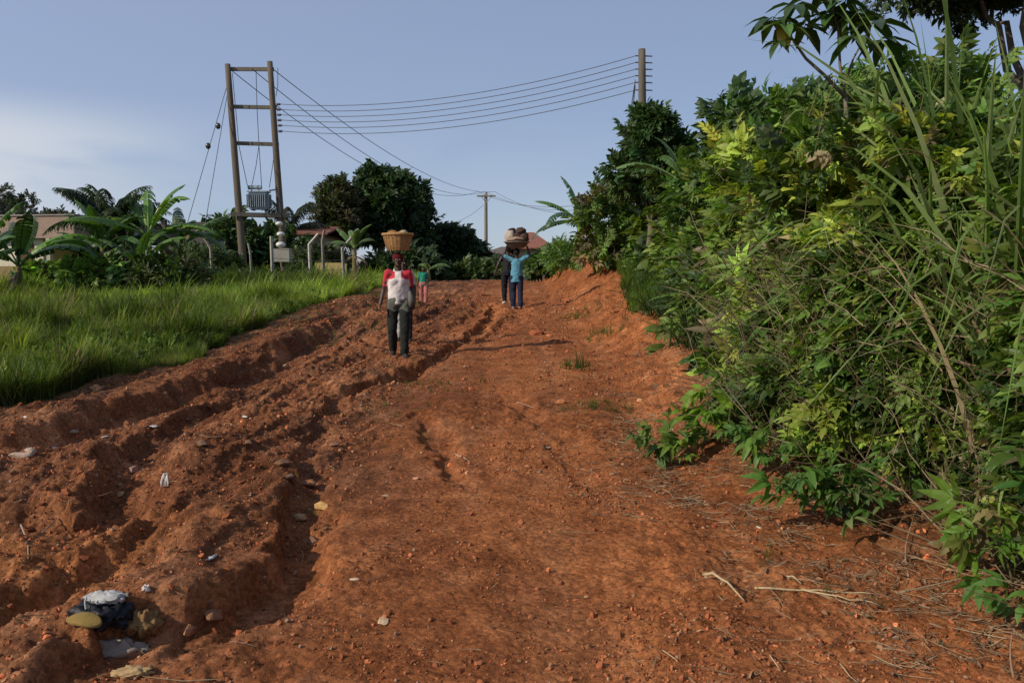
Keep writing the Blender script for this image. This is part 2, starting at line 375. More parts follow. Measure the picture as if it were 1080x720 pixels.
def mat_ground():
    m, nt = newmat('laterite_soil'); L = nt.links.new
    geo = N(nt, 'ShaderNodeNewGeometry'); a = N(nt, 'ShaderNodeAttribute', attribute_name='Col')
    def nz(s, d=5., r=.6, st=(1, 1, 1)):
        mp = N(nt, 'ShaderNodeMapping'); mp.inputs['Scale'].default_value = st; L(geo.outputs['Position'], mp.inputs['Vector'])
        n = N(nt, 'ShaderNodeTexNoise', Scale=s, Detail=d, Roughness=r); L(mp.outputs[0], n.inputs['Vector']); return n
    big = nz(.55, 4, .6, (1, .45, 1)); mid = nz(4.5); fin = nz(42, 6., .7); spk = nz(140, 3.)
    def ramp(src, st):
        r = N(nt, 'ShaderNodeValToRGB'); e = r.color_ramp.elements
        e[0].position, e[0].color = st[0][0], (*st[0][1], 1); e[1].position, e[1].color = st[-1][0], (*st[-1][1], 1)
        for p_, c_ in st[1:-1]:
            x = e.new(p_); x.color = (*c_, 1)
        L(src.outputs['Fac'], r.inputs['Fac']); return r
    def mixc(bt, f, A, B):
        x = N(nt, 'ShaderNodeMix', data_type='RGBA', blend_type=bt); 
        if isinstance(f, float): x.inputs[0].default_value = f
        else: L(f, x.inputs[0])
        L(A, x.inputs[6]); L(B, x.inputs[7]); return x.outputs[2]
    r1 = ramp(big, ((.36, (.72, .66, .62)), (.5, (1., .98, .95)), (.64, (1.22, 1.22, 1.2))))
    r2 = ramp(mid, ((.33, (.66, .62, .58)), (.52, (1, 1, 1)), (.7, (1.28, 1.38, 1.45))))
    r3 = ramp(fin, ((.32, (.55, .5, .47)), (.5, (1, 1, 1)), (.66, (1.3, 1.35, 1.4))))
    c = mixc('MULTIPLY', 1., a.outputs['Color'], r1.outputs[0]); c = mixc('MULTIPLY', 1., c, r2.outputs[0]); c = mixc('MULTIPLY', .85, c, r3.outputs[0])
    vo = N(nt, 'ShaderNodeTexVoronoi', Scale=38.); L(geo.outputs['Position'], vo.inputs['Vector'])
    sep = N(nt, 'ShaderNodeSeparateColor'); L(vo.outputs['Color'], sep.inputs[0])
    mr = N(nt, 'ShaderNodeMapRange'); mr.inputs['From Min'].default_value = 0; mr.inputs['From Max'].default_value = 1; mr.inputs['To Min'].default_value = .72; mr.inputs['To Max'].default_value = 1.3; L(sep.outputs[0], mr.inputs['Value'])
    sc = N(nt, 'ShaderNodeVectorMath', operation='SCALE'); L(c, sc.inputs[0]); L(mr.outputs[0], sc.inputs['Scale'])
    p = N(nt, 'ShaderNodeBsdfPrincipled', Roughness=.95); p.inputs['Specular IOR Level'].default_value = .12
    L(sc.outputs[0], p.inputs['Base Color'])
    b1 = N(nt, 'ShaderNodeBump', Strength=.8, Distance=.02); L(fin.outputs['Fac'], b1.inputs['Height'])
    b2 = N(nt, 'ShaderNodeBump', Strength=.6, Distance=.006); L(spk.outputs['Fac'], b2.inputs['Height']); L(b1.outputs[0], b2.inputs['Normal'])
    b3 = N(nt, 'ShaderNodeBump', Strength=.55, Distance=.008, invert=True); L(vo.outputs['Distance'], b3.inputs['Height']); L(b2.outputs[0], b3.inputs['Normal'])
    L(b3.outputs[0], p.inputs['Normal'])
    o = N(nt, 'ShaderNodeOutputMaterial'); L(p.outputs[0], o.inputs[0]); return m
M_LEAF = mat_leaf('leaf_green', .5, .36); M_LEAFG = mat_leaf('leaf_glossy', .38, .22, .5); M_GRASS = mat_leaf('grass_blades', .6, .42, .2)
M_SOIL = mat_ground(); M_BARK = mat_col('bark', .9, .7, 22, .35, .2); M_DRY = mat_col('dry_stalks', .8, .3, 40, .3, .2)
M_STONE = mat_col('stone', .9, .7, 25, .3, .2); M_CONC = mat_col('concrete', .9, .4, 12, .2, .2); M_WOOD = mat_col('pole_timber', .9, .6, 9, .3, .2, stretch=(3, 3, .3))
M_METAL = mat_col('painted_metal', .5, .1, 20, .15, .5, .3); M_WALL = mat_col('rendered_wall', .9, .25, 6, .15, .2); M_ROOF = mat_col('roof_sheet', .8, .3, 8, .25, .3)
M_CLOTH = mat_col('cloth', .95, .3, 60, .12, .1); M_SKIN = mat_col('dark_skin', .5, .12, 60, .1, .4); M_HAIR = mat_col('hair', .9, .6, 90, .2, .2)
M_WICKER = mat_col('wicker', .8, .5, 60, .3, .3); M_CERAM = mat_col('glazed_ceramic', .25, .05, 20, .05, .6); M_PLAST = mat_col('plastic_film', .55, .6, 30, .3, .3)
# ------------------------------------------------------------------ camera, sun, sky
cam = bpy.data.cameras.new('camera'); cam.sensor_width = 36; cam.lens = 36*FPX/1080; cam.clip_end = 8000; cam.clip_start = .05
co = bpy.data.objects.new('camera', cam); link(co); co.location = (0, 0, CAMZ); co.rotation_euler = (PI/2-TILT, 0, 0); scene.camera = co
SUN_EL = math.radians(31); tx, ty = .86, .51     # light travels towards (tx, ty)
sd = bpy.data.lights.new('sun', 'SUN'); sd.energy = 5.0; sd.angle = math.radians(.6); sd.color = (1., .90, .76)
so = bpy.data.objects.new('sun', sd); link(so)
so.rotation_euler = Vector((tx*math.cos(SUN_EL), ty*math.cos(SUN_EL), -math.sin(SUN_EL))).to_track_quat('-Z', 'Y').to_euler()
w = bpy.data.worlds.new('World'); scene.world = w; w.use_nodes = True; nt = w.node_tree; nt.nodes.clear()
sky = N(nt, 'ShaderNodeTexSky', sky_type='NISHITA', sun_disc=False); sky.sun_elevation = SUN_EL; sky.sun_rotation = math.atan2(-tx, -ty)
sky.air_density = 1.0; sky.dust_density = .3; sky.ozone_density = 3.0; sky.altitude = 250
tc = N(nt, 'ShaderNodeTexCoord'); sp = N(nt, 'ShaderNodeSeparateXYZ'); nt.links.new(tc.outputs['Generated'], sp.inputs[0])
mp = N(nt, 'ShaderNodeMapping'); mp.inputs['Scale'].default_value = (1., 1., 3.4); mp.inputs['Location'].default_value = (.35, .1, .1); nt.links.new(tc.outputs['Generated'], mp.inputs[0])
cn = N(nt, 'ShaderNodeTexNoise', Scale=2.3, Detail=7., Roughness=.52, Distortion=.25); nt.links.new(mp.outputs[0], cn.inputs['Vector'])
cr = N(nt, 'ShaderNodeMapRange', interpolation_type='SMOOTHSTEP'); cr.inputs['From Min'].default_value = .34; cr.inputs['From Max'].default_value = .56; nt.links.new(cn.outputs['Fac'], cr.inputs['Value'])
hz = N(nt, 'ShaderNodeMapRange', interpolation_type='SMOOTHSTEP'); hz.inputs['From Min'].default_value = .20; hz.inputs['From Max'].default_value = .14; hz.inputs['To Max'].default_value = 1.; nt.links.new(sp.outputs['Z'], hz.inputs['Value'])
lf = N(nt, 'ShaderNodeMapRange', interpolation_type='SMOOTHSTEP'); lf.inputs['From Min'].default_value = -.3; lf.inputs['From Max'].default_value = -.56; lf.inputs['To Min'].default_value = .12; nt.links.new(sp.outputs['X'], lf.inputs['Value'])
m1 = N(nt, 'ShaderNodeMath', operation='MULTIPLY'); m2 = N(nt, 'ShaderNodeMath', operation='MULTIPLY')
nt.links.new(cr.outputs[0], m1.inputs[0]); nt.links.new(hz.outputs[0], m1.inputs[1]); nt.links.new(m1.outputs[0], m2.inputs[0]); nt.links.new(lf.outputs[0], m2.inputs[1])
veil = N(nt, 'ShaderNodeMapRange'); veil.inputs['From Min'].default_value = .3; veil.inputs['From Max'].default_value = -.6; veil.inputs['To Min'].default_value = .30; veil.inputs['To Max'].default_value = .42; nt.links.new(sp.outputs['X'], veil.inputs['Value'])
mxv = N(nt, 'ShaderNodeMix', data_type='RGBA'); nt.links.new(veil.outputs[0], mxv.inputs[0]); nt.links.new(sky.outputs[0], mxv.inputs[6]); mxv.inputs[7].default_value = (9.3, 10.9, 15.6, 1)
mxs = N(nt, 'ShaderNodeMix', data_type='RGBA'); nt.links.new(m2.outputs[0], mxs.inputs[0]); nt.links.new(mxv.outputs[2], mxs.inputs[6]); mxs.inputs[7].default_value = (9.2, 9.9, 11., 1)
bg = N(nt, 'ShaderNodeBackground', Strength=.085); nt.links.new(mxs.outputs[2], bg.inputs[0]); wo = N(nt, 'ShaderNodeOutputWorld'); nt.links.new(bg.outputs[0], wo.inputs[0])
scene.view_settings.view_transform = 'Standard'; scene.view_settings.look = 'None'; scene.view_settings.gamma = 1; scene.view_settings.exposure = -.35
scene.cycles.use_denoising = True; scene.cycles.max_bounces = 5; scene.cycles.diffuse_bounces = 3; scene.cycles.transparent_max_bounces = 4
scene.cycles.use_adaptive_sampling = True
# ------------------------------------------------------------------ ground sheet
def build_ground():
    ys = [-40, -25, -15, -9, -5, -3, -1.5, 0]; y = 0.5
    while y < 2.2: ys.append(y); y += .12
    while y < 60: ys.append(y); y *= 1.0042 if y < 20 else 1.007
    while y < 4000: ys.append(y); y *= 1.12
    xs = list(np.arange(-3.6, 3.0, .014)); st = .014; x = 3.0
    while x < 4000: xs.append(x); st *= 1.03 if x < 8 else 1.1; x += st
    st = .014; x = -3.6-.014
    while x > -4000: xs.insert(0, x); st *= (1.012 if x > -7 else 1.04 if x > -14 else 1.12); x -= st
    X, Y = np.meshgrid(np.array(xs), np.array(ys)); Z = H(X, Y)
    nr, nc = X.shape
    # soil colour: orange-red road, darker and browner on the broken side, litter brown at the verges
    rd = np.array([.305, .106, .036]); dk = np.array([.195, .078, .035]); br = np.array([.21, .110, .052]); gr = np.array([.10, .085, .04]); oc = np.array([.40, .155, .055])
    f = lambda m: m[..., None]
    nz = fbm2(X*.8, Y*.5, 4, 91)
    r = rough(X); C = rd*(1-f(r*.85))+dk*f(r*.85)
    C = C*(1-f(.55*sst(.1, .6, nz)*(.4+r)))+dk*.9*f(.55*sst(.1, .6, nz)*(.4+r))
    cx, cy = W(75, 590); C = C*(1-f(.8*np.exp(-((X-cx)/.7)**2-((Y-cy)/.6)**2)))+oc*f(.8*np.exp(-((X-cx)/.7)**2-((Y-cy)/.6)**2))
    cx, cy = W(20, 650); e = .9*np.exp(-((X-cx)/.3)**2-((Y-cy)/.35)**2); C = C*(1-f(e))+oc*f(e)
    for (px, py, rx, ry, a) in ((585,580,.25,1.2,.35),(690,700,.3,.25,.5),(560,430,.3,1.5,.3),(600,450,.3,1.2,.35),(440,470,.2,.8,.4),(780,690,.35,.2,.4)):
        cx, cy = W(px, py); e = a*np.exp(-((X-cx)/rx)**2-((Y-cy)/ry)**2); C = C*(1-f(e))+np.array([.36, .13, .045])*f(e)
    dm = f(r*.55*sst(.0, .45, fbm2(X*2.1, Y*1.1, 4, 95))); C = C*(1-dm)+np.array([.115, .055, .032])*dm
    dm = f((.25+.5*r)*sst(.15, .5, fbm2(X*3.1, Y*1.7, 4, 96))); C = C*(1-dm)+np.array([.34, .15, .07])*dm
    dm = f(.35*sst(.2, .5, fbm2(X*1.4, Y*.35, 3, 97))*(1-r)); C = C*(1-dm)+np.array([.22, .075, .03])*dm
    dm = f((1-r)*.5*(np.exp(-((X-.05-.5*np.sin(Y*.16))/.2)**2)+np.exp(-((X-1.0-.35*np.sin(Y*.16))/.2)**2))*sst(-.3, .2, fbm2(X*2, Y*.5, 3, 98))); C = C*(1-dm)+np.array([.36, .145, .058])*dm
    v = sst(-.5, .35, X-xe(Y)+.25*fbm2(X*2, Y*2, 3, 92))*(1-.4*sst(13, 18, Y)*(1-sst(26, 34, Y))); C = C*(1-f(.7*v))+br*f(.7*v)
    v = sst(-.7, .6, X-xe(Y)-.6); C = C*(1-f(v))+gr*f(v)
    g = sst(-.9, .4, xl(Y)-X+.5*fbm2(X*1.5, Y*1.5, 3, 93)); C = C*(1-f(g))+gr*f(g)
    g = sst(40, 55, Y); C = C*(1-f(g))+gr*f(g)
    idx = np.arange(nr*nc).reshape(nr, nc)
    F = np.stack([idx[:-1, :-1], idx[:-1, 1:], idx[1:, 1:], idx[1:, :-1]], -1).reshape(-1, 4)
    cxm = (X[:-1, :-1]+X[1:, 1:])/2; cym = (Y[:-1, :-1]+Y[1:, 1:])/2
    road = ((cxm > xl(cym)-.1) & (cxm < xe(cym)+.15) & (cym < 46) & (cym > -39)).ravel()
    V = np.stack([X, Y, Z], -1).reshape(-1, 3); Cf = C.reshape(-1, 3)
    for nm, mk in (('dirt_road', road), ('ground', ~road)):
        u, inv = np.unique(F[mk], return_inverse=True)
        A = Acc(); A.V = [V[u]]; A.C = [Cf[u]]; A.F[4] = [inv.reshape(-1, 4)]; A.n = len(u)
        o = A.build(nm, M_SOIL, smooth=True); tag(o, kind='structure')
build_ground()
# ================================================================== VEGETATION
def jit(col, m, v=.25, hue=.12):
    c = np.repeat(np.asarray(col, float)[None], m, 0)*np.exp(RNG.normal(0, v, (m, 1)))
    c[:, 0] *= np.exp(RNG.normal(0, hue, m)); return np.clip(c, .004, .8)
def unit(v): return v/(np.linalg.norm(v, axis=-1, keepdims=True)+1e-9)
TC = [t_cluster(8, s, .58, .52) for s in (1, 2, 3)]
TCN = [t_cluster(10, s, .40, .5) for s in (4, 5)]
TP = [t_pinnate(4, .42, .16, .35, s) for s in (1, 2)]
TPF = [t_pinnate(5, .38, .16, .3, s) for s in (3, 4)]
TM = [t_palmate(7, .62, .17, .45, s) for s in (1, 2)]
TS = [t_simple(.5, .25), t_simple(.38, .4)]
TB = [t_blade(.045, .7), t_blade(.03, 1.1), t_blade(.05, .35)]
TT = [t_tuft(10, s, .020, .32) for s in range(4)]
DRYC = (.30, .24, .13); DARK = (.042, .09, .019); MIDG = (.13, .205, .034); YELG = (.26, .34, .05); LIME = (.34, .45, .065)
def scatter_leaves(A, tm, pos, out, size, col, droop=.35, upm=.5, v=.3, roll=.6):
    "tm: list of templates; out: outward directions"
    m = len(pos)
    if m == 0: return
    d = unit(unit(out)+RNG.normal(0, .45, (m, 3))+np.array([0, 0, upm-droop]))
    n = unit(unit(out)*.6+RNG.normal(0, .4, (m, 3))+np.array([-.25, -.15, 1.]))
    R = rot(d, RNG.normal(0, roll, m), n); k = RNG.integers(0, len(tm), m); sz = size*np.exp(RNG.normal(0, .22, m))
    C = col if isinstance(col, np.ndarray) and col.ndim == 2 else jit(col, m, v)
    for i, T in enumerate(tm):
        q = k == i; A.inst(T, pos[q], R[q], sz[q], C[q])
def branch(A, p0, p1, r0, r1, col, n=5, wob=.05, sides=6, sag=0.):
    p0 = np.asarray(p0, float); p1 = np.asarray(p1, float); t = np.linspace(0, 1, n)[:, None]; L = np.linalg.norm(p1-p0)
    q = p0+(p1-p0)*t; off = RNG.normal(0, wob*L, (n, 3))*np.sin(t*PI); off[:, 2] -= sag*L*(np.sin(t*PI)[:, 0]); q = q+off
    A.tube(q, np.linspace(r0, r1, n), col, sides); return q
def shrub(name, label, cat, base_, rad, tm, n, size, cols, group=None, stems=7, upm=.5, droop=.35, mat=None, lump=.35, seed=0, stemcol=(.09, .07, .045), low=.15):
    "bush: stems from one foot, leaf sprays over a lumpy volume. base_ = foot, rad = (rx, ry, height)"
    b = np.asarray(base_, float); root = empty(name, b, label, cat, group)
    rx, ry, hh = rad; hh *= .9; cols = [tuple(np.array(c)*2.1) for c in cols]
    d = unit(RNG.normal(0, 1, (n, 3))); d[:, 2] = np.abs(d[:, 2])*np.where(RNG.random(n) < .3, -.55, 1.); d = unit(d)
    rr = 1-np.abs(RNG.normal(0, .2, n)); rr = np.clip(rr, .15, 1.05)*(1+lump*vn3(d*2.3+seed*5.1, seed)+.5*lump*vn3(d*5.5+seed, seed+3))
    pos = d*rr[:, None]*np.array([rx, ry, hh*.55]); pos[:, 2] += hh*.48; keep = (pos[:, 2] > hh*low*.3) & (vn3(pos*2.2/max(.25, min(rx, hh)*.6)+seed, seed+9) > -.42)
    pos = pos[keep]; d = d[keep]; m = len(pos)
    ci = np.clip(((vn3(pos*1.7/max(.3, rx)+seed*3, seed+5)+1)/2*len(cols)).astype(int), 0, len(cols)-1)
    C = np.array(cols)[ci]*np.exp(RNG.normal(0, .28, (m, 1))); C[:, 0] *= np.exp(RNG.normal(0, .12, m))
    A = Acc(); scatter_leaves(A, tm, pos, d, size, C, droop, upm); A.build('foliage', mat or M_LEAF, root)
    S = Acc()
    for i in range(stems):
        j = RNG.integers(0, m); a = RNG.normal(0, .06*rx, 2)
        q = branch(S, (a[0], a[1], -.08), pos[j]*.95, .012+.012*hh*RNG.random(), .004, stemcol, 6, .05, 5)
        for _ in range(3):
            j2 = RNG.integers(0, m)
            if np.linalg.norm(pos[j2]-q[3]) < hh*.6: branch(S, q[3], pos[j2], .006+.003*hh, .003, stemcol, 4, .06, 4)
    S.build('stem', M_BARK, root, True); return root
def tree(name, label, cat, base_, height, crown_c, crown_r, nclump, nleaf, size, cols, tm, group=None, trunk_r=.18, seed=0, barkcol=(.14, .11, .08), clump=.26, split=.35, flat=1.):
    b = np.asarray(base_, float); root = empty(name, b, label, cat, group); T = Acc(); L = Acc()
    cc = np.asarray(crown_c, float); cr = np.asarray(crown_r, float)
    d = unit(RNG.normal(0, 1, (nclump, 3))); d[:, 2] = np.where(d[:, 2] < -.35, -d[:, 2], d[:, 2])
    rr = RNG.random(nclump)**.42*(1+.3*vn3(d*2.+seed, seed))
    cl = cc+d*rr[:, None]*cr; fork = np.array([cc[0]*.3, cc[1]*.3, height*split])
    branch(T, (0, 0, -.2), fork, trunk_r, trunk_r*.75, barkcol, 6, .02, 9)
    limbs = []
    for i in range(7):
        a = 2*PI*i/7+RNG.random()*.5; e = cc+np.array([math.cos(a)*cr[0]*.55, math.sin(a)*cr[1]*.55, cr[2]*RNG.uniform(-.2, .6)])
        limbs.append(branch(T, fork, e, trunk_r*.5, trunk_r*.14, barkcol, 7, .04, 7))
    for c in cl:
        q = min((l[k] for l in limbs for k in (3, 4, 5, 6)), key=lambda p: np.linalg.norm(p-c)); branch(T, q, c, trunk_r*.12, .012, barkcol, 4, .06, 4)
    for c, dd in zip(cl, d):
        m = int(nleaf*RNG.uniform(.5, 1.4)); o = unit(RNG.normal(0, 1, (m, 3))+dd*.5); rad = cr.mean()*clump*RNG.uniform(.7, 1.3)
        pos = c+o*(RNG.random((m, 1))**.5)*rad*np.array([1, 1, .75*flat]); C = jit(np.array(cols[RNG.integers(0, len(cols))])*1.5, m, .25)
        scatter_leaves(L, tm, pos, o, size, C, .35, .45)
    L.build('crown', M_LEAF, root); T.build('trunk', M_BARK, root, True); return root
def grass_clump(label, base_, n, h, w=.03, spread=.5, cols=((.08, .12, .02),), group=None, dry=.15, name='grass_clump', foot=.18):
    root = empty(name, base_, label, 'grass clump', group); A = Acc()
    az = RNG.random(n)*2*PI; lean = np.abs(RNG.normal(0, spread*.6, n)); d = np.stack([np.cos(az)*np.sin(lean), np.sin(az)*np.sin(lean), np.cos(lean)], 1)
    pos = np.stack([RNG.normal(0, foot, n), RNG.normal(0, foot, n), np.full(n, -.05)], 1); out = np.stack([np.cos(az), np.sin(az), np.full(n, .01)], 1)
    # a blade droops towards its lean, so its face looks inward-up
    nrm = unit(-out*.99+np.array([0, 0, .25])); C = np.array(cols)[RNG.integers(0, len(cols), n)]*np.exp(RNG.normal(0, .2, (n, 1)))
    dm = RNG.random(n) < dry; C[dm] = np.array(DRYC)*np.exp(RNG.normal(0, .2, (dm.sum(), 1))); dm2 = dm
    R = rot(d, RNG.normal(0, .4, n), nrm); R[:, :, 0] *= 1
    s = h*np.exp(RNG.normal(-.1, .2, n)); Wd = w*np.exp(RNG.normal(0, .2, n)); Wd[dm2] *= .4; s[dm2] *= .7
    k = RNG.integers(0, 3, n)
    for i, T in enumerate(TBW):
        q = k == i; A.inst(T, pos[q], R[q], np.stack([Wd[q]/.05, s[q], s[q]], 1), C[q])
    A.build('blades', M_GRASS, root)
    return root
TBW = [t_blade(.05, .5, 7), t_blade(.05, .9, 7), t_blade(.05, .25, 7)]
def banana(label, base_, h, nl=8, leaf=1.7, seed=0, cols=((.06, .12, .02), (.10, .19, .03)), dead=2, group=None, dirs=None, torn=.5, name='banana_plant', wid=.24):
    r = random.Random(seed); root = empty(name, base_, label, 'banana plant', group)
    T = Acc(); lx, ly = r.uniform(-.05, .05)*h, r.uniform(-.05, .05)*h
    T.tube([(0, 0, -.2), (lx*.3, ly*.3, h*.3), (lx*.7, ly*.7, h*.7), (lx, ly, h)], [.13, .115, .09, .06], (.14, .12, .05), 9); T.build('pseudostem', M_BARK, root, True)
    for i in range(nl+dead):
        A = Acc(); dd = i >= nl
        az, el = dirs[i] if dirs and i < len(dirs) else (2*PI*i*.382+r.uniform(-.3, .3), r.uniform(.5, 1.45))
        L = leaf*r.uniform(.8, 1.1)*(.7 if dd else 1); col = np.array((.16, .11, .06) if dd else cols[r.randrange(len(cols))])*r.uniform(.85, 1.2)
        if dd: el = r.uniform(-.4, .2)
        n = 18; dx, dy = math.cos(az), math.sin(az); e = el; p = np.array([lx, ly, h*(.97 if not dd else .8)]); pts = [p.copy()]
        bendT = r.uniform(.7, 1.6) if not dd else 2.0
        for k in range(n):
            e -= bendT/n*(.3+1.6*k/n); st = L*1.15/n; p = p+np.array([dx*math.cos(e), dy*math.cos(e), math.sin(e)])*st; pts.append(p.copy())
        pts = np.array(pts); sx, sy = -dy, dx; ww = L*wid*r.uniform(.9, 1.15)
        A.tube(pts, np.linspace(.025, .005, n+1), col*1.5+.02, 5)
        sag0 = r.uniform(.1, .5) if not dd else 1.2
        for sg in (-1, 1):
            gaps = [0]*n; dr = 0
            for k in range(3, n):
                if r.random() < torn: dr = r.uniform(-.1, .45)
                t = (k-3)/(n-3); t2 = (k-2)/(n-3)
                w1 = ww*(math.sin(PI*min(1, t*.93+.05))**.6)*.5; w2 = ww*(math.sin(PI*min(1, t2*.93+.05))**.6)*.5
                if k == n-1: w2 = .01
                V = []; sg_dr = sag0+dr; c = col*r.uniform(.88, 1.12)
                ta = unit(pts[k+1]-pts[k]); up = np.cross(np.array([sx, sy, 0]), ta); up = up*(1 if up[2] > 0 else -1)
                for (P0, w_) in ((pts[k], w1), (pts[k+1]-ta*.012*r.random(), w2)):
                    for f in (0, .5, 1.):
                        V.append(P0+np.array([sx, sy, 0])*sg*w_*f*math.cos(sg_dr*f)+np.array([0, 0, -1.])*w_*f*math.sin(sg_dr*f)*1.2+up*.12*w_*f*(1-f)+ta*.1*w_*f)
                A.raw(V, [(0, 1, 4, 3), (1, 2, 5, 4)], c)
        A.build('dead_leaf' if dd else 'leaf', M_LEAFG, root)
    return root
def palm(label, base_, h, nf=14, L=1.9, group=None, cols=((.03, .055, .02), (.045, .075, .025))):
    root = empty('palm_tree', base_, label, 'palm tree', group); T = Acc()
    T.tube([(0, 0, -.2), (.05, 0, h*.5), (0, .03, h)], [.17, .15, .13], (.10, .08, .06), 9); T.build('trunk', M_BARK, root, True)
    A = Acc()
    for i in range(nf):
        az = 2*PI*i*.382+RNG.normal(0, .15); e = RNG.uniform(.25, 1.35); n = 12; p = np.array([0, 0.03, h]); pts = [p]
        for k in range(n): e -= RNG.uniform(.9, 1.5)/n*(.3+1.5*k/n); p = p+np.array([math.cos(az)*math.cos(e), math.sin(az)*math.cos(e), math.sin(e)])*L/n; pts.append(p)
        pts = np.array(pts); c = np.array(cols[i % len(cols)]); A.tube(pts, np.linspace(.02, .004, n+1), c*1.6, 4)
        m = 84; t = np.repeat(np.linspace(.12, 1, m//2), 2); ps = np.stack([np.interp(t*n, np.arange(n+1), pts[:, j]) for j in range(3)], 1)
        sg = np.tile([-1, 1], m//2); side = np.array([-math.sin(az), math.cos(az), 0.]); ax = np.array([math.cos(az), math.sin(az), 0])
        d = unit(side*sg[:, None]*.75+ax*.55+np.array([0, 0, -.5])+RNG.normal(0, .1, (m, 3)))
        A.inst(t_blade(.11, .5, 3), ps, rot(d, RNG.normal(0, .5, m)), L*.27*np.sin(PI*np.clip(t*.85+.1, 0, 1))**.7, jit(c, m, .15))
    A.build('crown', M_LEAF, root); return root
# ---------------------------------------------------------------- undergrowth on the bank: a tangle nobody could count
ZK = [1.75, 1.95, 2.2, 2.4, 2.75, 3.1, 3.2, 3.2, 3.4, 3.3, 2.9, 2.5, 2.2]
YK = [3.0, 4.2, 5, 6, 8, 10, 12, 15, 18, 22, 26, 31, 38]
def ztop(y): return np.interp(y, YK, ZK)
def lean(y): return np.interp(y, YK, [.5, .55, .8, 1.2, 1.6, 1.5, 1.3, 1.2, 1.1, 1.1, 1.0, 1., 1.])
def tangle_points(n, y0, y1, back=2.4, inset=.25, smin=0., bias=1.):
    u = RNG.random(n); y = y0*(y1/y0)**(u**bias); s = smin+(1-smin)*RNG.random(n)**.8
    top = RNG.random(n) < .28; xx = xe(y)+.18+lean(y)*s**1.25; zz0 = H(xx, y, False)
    z = zz0+(ztop(y)-zz0)*s; xb = xx+np.where(top, RNG.random(n)*back, 0); z = np.where(top, ztop(y)+.12*fbm2(xb*1.2, y*1.2, 2, 3)+(xb-xx)*.12, z)
    p = np.stack([xb, y, z], 1)
    lump = vn3(p*1.1+3, 4)*.30+vn3(p*2.6+9, 5)*.16
    out = np.repeat([[-.9, -.35, .45]], n, 0); out[top] = (-.3, -.2, 1.)
    p = p+out*(lump-np.abs(RNG.normal(0, inset, n)))[:, None]
    zb = H(p[:, 0], p[:, 1], False); k = p[:, 2] > zb+.03
    return p[k], out[k]
def undergrowth():
    A = Acc()
    def zone(n, y0, y1, tm, size, colfn, thr=-.35, seed=0, kw2=1.12, **kw):
        p, o = tangle_points(n, y0, y1, **kw); k = vn3(p*np.array([1.6, 1.6, 1.8])+seed*4.4, 30+seed) > thr; p = p[k]; o = o[k]
        scatter_leaves(A, tm, p, o, size*kw2, colfn(p), .85, .35, roll=.6)
    def cmix(*cols, dry=.05):
        cols = np.array(cols)
        def f(p):
            q = (vn3(p*.9+11, 77)+.6*vn3(p*2.7, 78)+1.2)/2.4; i = np.clip((q*len(cols)).astype(int), 0, len(cols)-1)
            c = cols[i]*np.exp(RNG.normal(0, .3, (len(p), 1))); c[:, 0] *= np.exp(RNG.normal(0, .15, len(p)))
            dm = RNG.random(len(p)) < dry; c[dm] = np.array(DRYC)*np.exp(RNG.normal(-.3, .4, (dm.sum(), 1))); return c
        return f
    near = cmix(DARK, MIDG, (.05, .09, .014), YELG, LIME)
    far = cmix(DARK, (.05, .085, .02), MIDG, (.12, .19, .03), dry=.01)
    zone(24000, 3.0, 7.5, TC+TCN, .125, near, -.5, 1, inset=.16, smin=.10)
    zone(5200, 3.0, 7.5, TPF, .17, near, -.1, 2, inset=.05, smin=.15)
    zone(2600, 3.0, 8, TS, .11, cmix(LIME, YELG, (.10, .15, .03)), .1, 3, inset=.02, smin=.2)
    zone(17000, 6.5, 12.5, TC+TPF, .18, near, -.5, 4, inset=.2)
    zone(1300, 5.5, 13, TM, .24, cmix(YELG, MIDG, LIME), .1, 5, inset=.02, smin=.2)
    zone(12000, 11, 19, TCN+TPF, .30, far, -.55, 6, inset=.25)
    zone(8000, 17, 36, TCN+TC, .38, far, -.6, 7, inset=.25)
    # broad blades and dry stalks woven through it
    for n, y0, y1, L, wd, cl, up in ((170, 3., 6.5, .45, .030, [(.18, .26, .07), (.24, .30, .11)], .9), (60, 7, 14, .6, .03, [(.08, .12, .03)], .6), (520, 3., 8.5, .5, .007, [DRYC, (.22, .16, .09)], .2), (200, 8, 16, .7, .010, [DRYC], .2)):
        p, o = tangle_points(n, y0, y1, inset=.12); m = len(p); d = unit(o*.6+RNG.normal(0, .55, (m, 3))+np.array([0, 0, up])); s = L*np.exp(RNG.normal(0, .3, m))
        R = rot(d, RNG.normal(0, .5, m), unit(-o*.5+RNG.normal(0, .3, (m, 3))+np.array([0, 0, .3]))); cc = np.array(cl)[RNG.integers(0, len(cl), m)]*np.exp(RNG.normal(0, .2, (m, 1)))
        for i, T in enumerate(TBW):
            q = RNG.permutation(m)[:m//3]; A.inst(T, p[q], R[q], np.stack([np.full(len(q), wd/.05), s[q], s[q]], 1), cc[q])
    # brown dead twigs in the hollow at its foot
    for i in range(1050):
        y = 3.0+4.6*RNG.random()**1.1; x = xe(y)+.02+.55*RNG.random(); z = h1(x, y) if i < 0 else float(H(np.array([x]), np.array([y]), False)[0])
        L = RNG.uniform(.2, .9); d = unit(np.array([RNG.normal(-.25, .45), RNG.normal(-.1, .5), RNG.uniform(.1, 1.)]))
        p0 = np.array([x, y, z-.02+RNG.random()**1.5*1.5*(RNG.random() < .7)]); c = np.array(((.30, .22, .13), (.15, .10, .06), (.42, .34, .20))[i % 3])*RNG.uniform(.6, 1.1)
        q = p0+d*L*np.linspace(0, 1, 4)[:, None]; q[1:, :] += RNG.normal(0, .03, (3, 3)); q[3, 2] -= .1*L
        A.tube(q, np.array([1, .8, .6, .3])*RNG.uniform(.0025, .005), c, 3, False)
